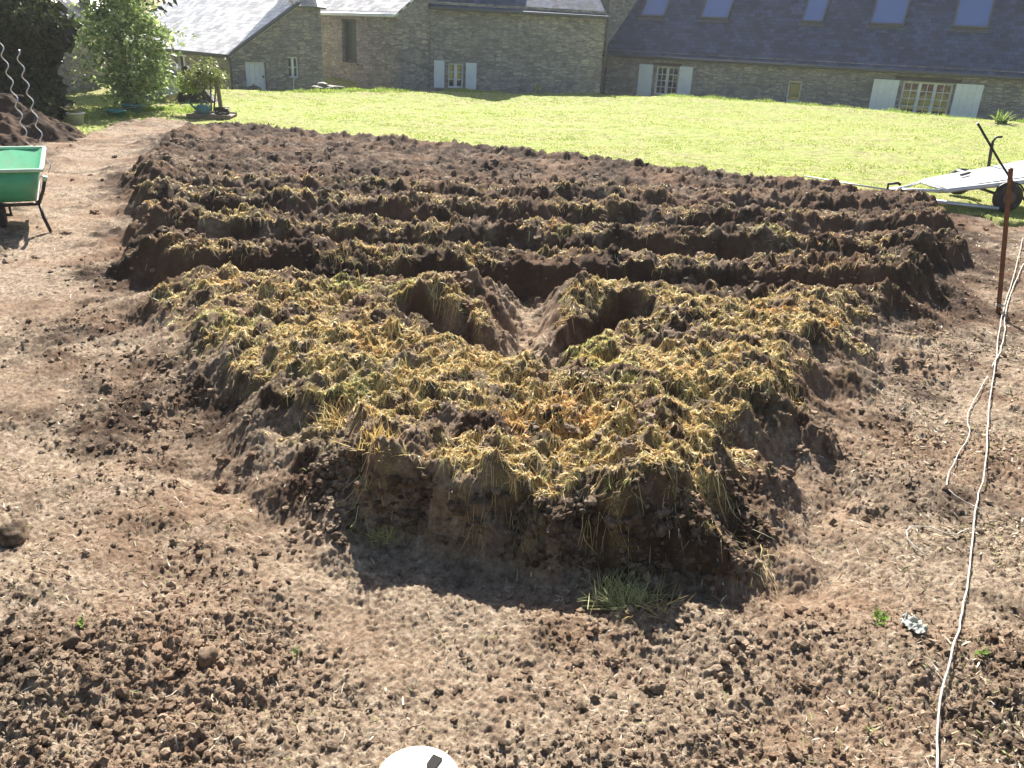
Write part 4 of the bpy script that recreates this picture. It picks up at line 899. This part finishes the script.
def wheel(x, y):
    wt = MB().lathe([(.09, -.04), (.15, -.045), (.175, -.025), (.18, 0), (.175, .025), (.15, .045), (.09, .04)], 30, L_(x, y, .18), 'Y').build('wheel', M['rubber'], TR)
    MB().lathe([(.02, -.052), (.05, -.05), (.085, -.046), (.088, .03), (.05, .045)], 24, L_(x, y, .18), 'Y').build('rim', simple('rim_paint', (.16, .10, .08), .6, .3), wt)
wheel(6.02, 10.37); wheel(6.02, 11.6)
mg = MB(); pts = [L_(6.02+.20*math.cos(a), 10.36, .17+.20*math.sin(a)) for a in np.linspace(.5, 2.6, 12)]; mg.tube(pts, .010, 6, True, 1.6); mg.build('mudguard', M['black_steel'], TR)
MB().tube([L_(6.02, 10.37, .18), L_(6.02, 11.6, .18)], .018, 8).build('axle', M['black_steel'], TR)
MB().tube([L_(6.31, 11.5, .36), L_(6.27, 11.5, .72)], .022, 8).tube([L_(6.27, 11.5, .72), L_(6.30, 11.5, .79), L_(6.38, 11.5, .80)], .016, 8).build('winch_post', M['black_steel'], TR)
MB().box(-.07, .1, -.02, .02, 0, .03, .005).build('latch', M['black_steel'], TR, L_(5.75, 11.0, .345), (0, R(-9), .5))
MB().tube([L_(5.6, 10.37, .325), L_(6.6, 10.37, .52)], .006, 5).build('tie_cord', M['black_plastic'], TR)
o = MB().tube([(4.96, 9.5, 1.1), (5.35, 9.55, .69), (6.05, 9.62, 0.0)], .013, 8).build('leaning_rod', M['black_steel']); tag(o, 'thin dark rod slanting down across the trailer behind the rusty post', 'rod')
o = MB().tube([(4.9, 11.0, .1), (4.5, 11.5, .09), (4.0, 11.95, .1)], .012, 6).build('long_pole', M['galv']); tag(o, 'long thin pole lying on the grass left of the trailer hitch', 'pole')
# rusty angle post with cords
PO = empty('fence_post', (3.75, 6.16, tz(3.75, 6.16))); tag(PO, 'rusty angle iron post leaning slightly at the right edge', 'post')
mb = MB(); mb.box(-.017, .017, -.003, .003, -.15, 1.12).box(.012, .017, .003, .036, -.15, 1.12)
for z_ in (.2, .45, .7, .9): mb.box(-.012, -.002, -.005, -.0031, z_, z_+.02)
po = mb.build('post_iron', M['rust'], PO, None, (0, R(-0.0), 0)); 
# lean is right in the picture: the roll of the view already gives part of it
po.rotation_euler = (R(3), R(-12.5), R(0))
MB().tube([(.03*math.cos(a), .03*math.sin(a), .05+.01*a/6) for a in np.linspace(0, 13, 30)], .004, 5).build('cord_knot', M['rope'], PO)
def cord(name, pts, r_, label, lift=.012, hang=None):
    P_ = []
    for i in range(len(pts)-1):
        for k in range(8):
            t_ = k/8; P_.append((pts[i][0]*(1-t_)+pts[i+1][0]*t_, pts[i][1]*(1-t_)+pts[i+1][1]*t_))
    P_.append(pts[-1]); A = np.array(P_)
    for _ in range(6): A[1:-1] = (A[:-2]+A[2:]+2*A[1:-1])/4
    A[1:-1, 0] += .006*noise(np.arange(1, len(A)-1)*.37, np.zeros(len(A)-2), 9)
    zz = terrain(A[:, 0], A[:, 1])[0]+lift
    for _ in range(4): zz[1:-1] = np.maximum(zz[1:-1], (zz[:-2]+zz[2:])/2)
    o = MB().tube([tuple(p) for p in np.c_[A, zz]], r_*.72, 7).build(name, M['rope']); return tag(o, label, 'cord')
cord('ground_string', [(5.5, 8.98), (4.28, 6.96), (3.7, 6.03), (3.05, 4.89), (2.67, 4.23), (2.21, 3.38), (2.03, 3.1), (1.89, 2.85), (1.66, 2.44), (1.49, 2.17), (1.29, 1.87), (1.12, 1.5)], .0045, 'long white cord running down the right side of the plot')
cord('ground_string', [(4.78, 7.68), (3.89, 6.32), (3.45, 5.52), (3.18, 5.08), (2.98, 4.8)], .005, 'short white cord doubling the long one past the rusty post')
cord('ground_string', [(2.86, 4.62), (2.48, 4.1), (2.36, 3.81), (2.06, 3.41), (1.93, 3.18), (1.99, 3.1), (2.03, 3.05)], .0035, 'thin slack white cord looping left of the long cord')
cord('ground_string', [(1.62, 2.66), (1.57, 2.75), (1.63, 2.86), (1.72, 2.87), (1.78, 2.8), (1.9, 2.9)], .003, 'small loop of thin cord above the grey rag')
# valve cover
VC = empty('valve_cover', (-.187, 1.50, .02)); tag(VC, 'round white plastic valve cover with a dark slot at the bottom edge', 'cover')
mb = MB(); mb.lathe([(.109, -.08), (.109, -.004), (.107, .004), (.100, .008), (.096, .006), (.093, .010), (.001, .013)], 48, capb=False); mb.build('lid', M['lid_plastic'], VC)
pts = []; 
mb = MB(); mb.lathe([(.014, 0), (.014, .003)], 16, (.0, -.012, 0)); mb.box(-.0139, .0139, -.012, .018, 0, .0028); mb.build('slot', M['hole'], VC, (.036, .05, .0125), (0, 0, R(-24)))
# crumpled rag
n = 40; g1 = np.linspace(-1, 1, n); A, B = np.meshgrid(g1, g1); X_ = 1.36+A*.034+.010*fbm(A*1.2, B*1.2, 2, 601); Y_ = 2.2+B*.06+.01*fbm(A*2+4, B*2, 2, 602)
Z_ = terrain(X_, Y_)[0]+.012+.03*np.abs(fbm(A*1.3, B*.9, 2, 603))*(1-.5*(A*A+B*B)/2)
i = np.arange(n-1)[:, None]*n+np.arange(n-1)[None]; F = np.stack([i, i+1, i+n+1, i+n], -1).reshape(-1, 4); r2 = (A*A+B*B).ravel()+.5*fbm(A*2, B*2, 2, 604).ravel()
F = F[r2[F].max(1) < 1.1]
o = link('rag', npmesh('rag', np.c_[(X_-1.36).ravel(), (Y_-2.2).ravel(), Z_.ravel()], F, smooth=True), simple('grey_cloth', (.30, .31, .29), .9), None, (1.36, 2.2, 0)); sm_ = o.modifiers.new('s', 'SOLIDIFY'); sm_.thickness = .002; tag(o, 'crumpled grey rag on the soil at the right', 'rag')
# stones that stand out
for i, (x, y, r, lb) in enumerate([(-1.80, 2.52, .055, 'large rounded soil clod at the left edge of the picture'), (-.86, 1.90, .035, 'upright brown clod in the left foreground'), (-1.27, 1.92, .025, 'pale stone in the left foreground'), (.33, 2.29, .028, 'upright clod at the foot of the bed front')]):
    rock(x, y, tz(x, y)+r*.3, r, lb, 90+i, 'clod', .9, 'clod' if 'clod' in lb else 'stone', 'clod' if 'clod' in lb else 'stone')

# ------------------------------------------------------------------ thin volume added over the plot to imitate backlit lens glare
mt = bpy.data.materials.new('glare_veil'); mt.use_nodes = True; n = mt.node_tree; n.nodes.clear(); out = n.nodes.new('ShaderNodeOutputMaterial')
pv = n.nodes.new('ShaderNodeVolumePrincipled'); pv.inputs['Color'].default_value = (.95, .97, 1, 1); pv.inputs['Density'].default_value = .0008; pv.inputs['Anisotropy'].default_value = .35
n.links.new(pv.outputs[0], out.inputs['Volume'])
tag(MB().box(-125, 125, -105, 165, -1.8, 9).build('glare_veil', mt), 'thin added veil imitating lens glare over the plot', 'glare_veil', kind='stuff')
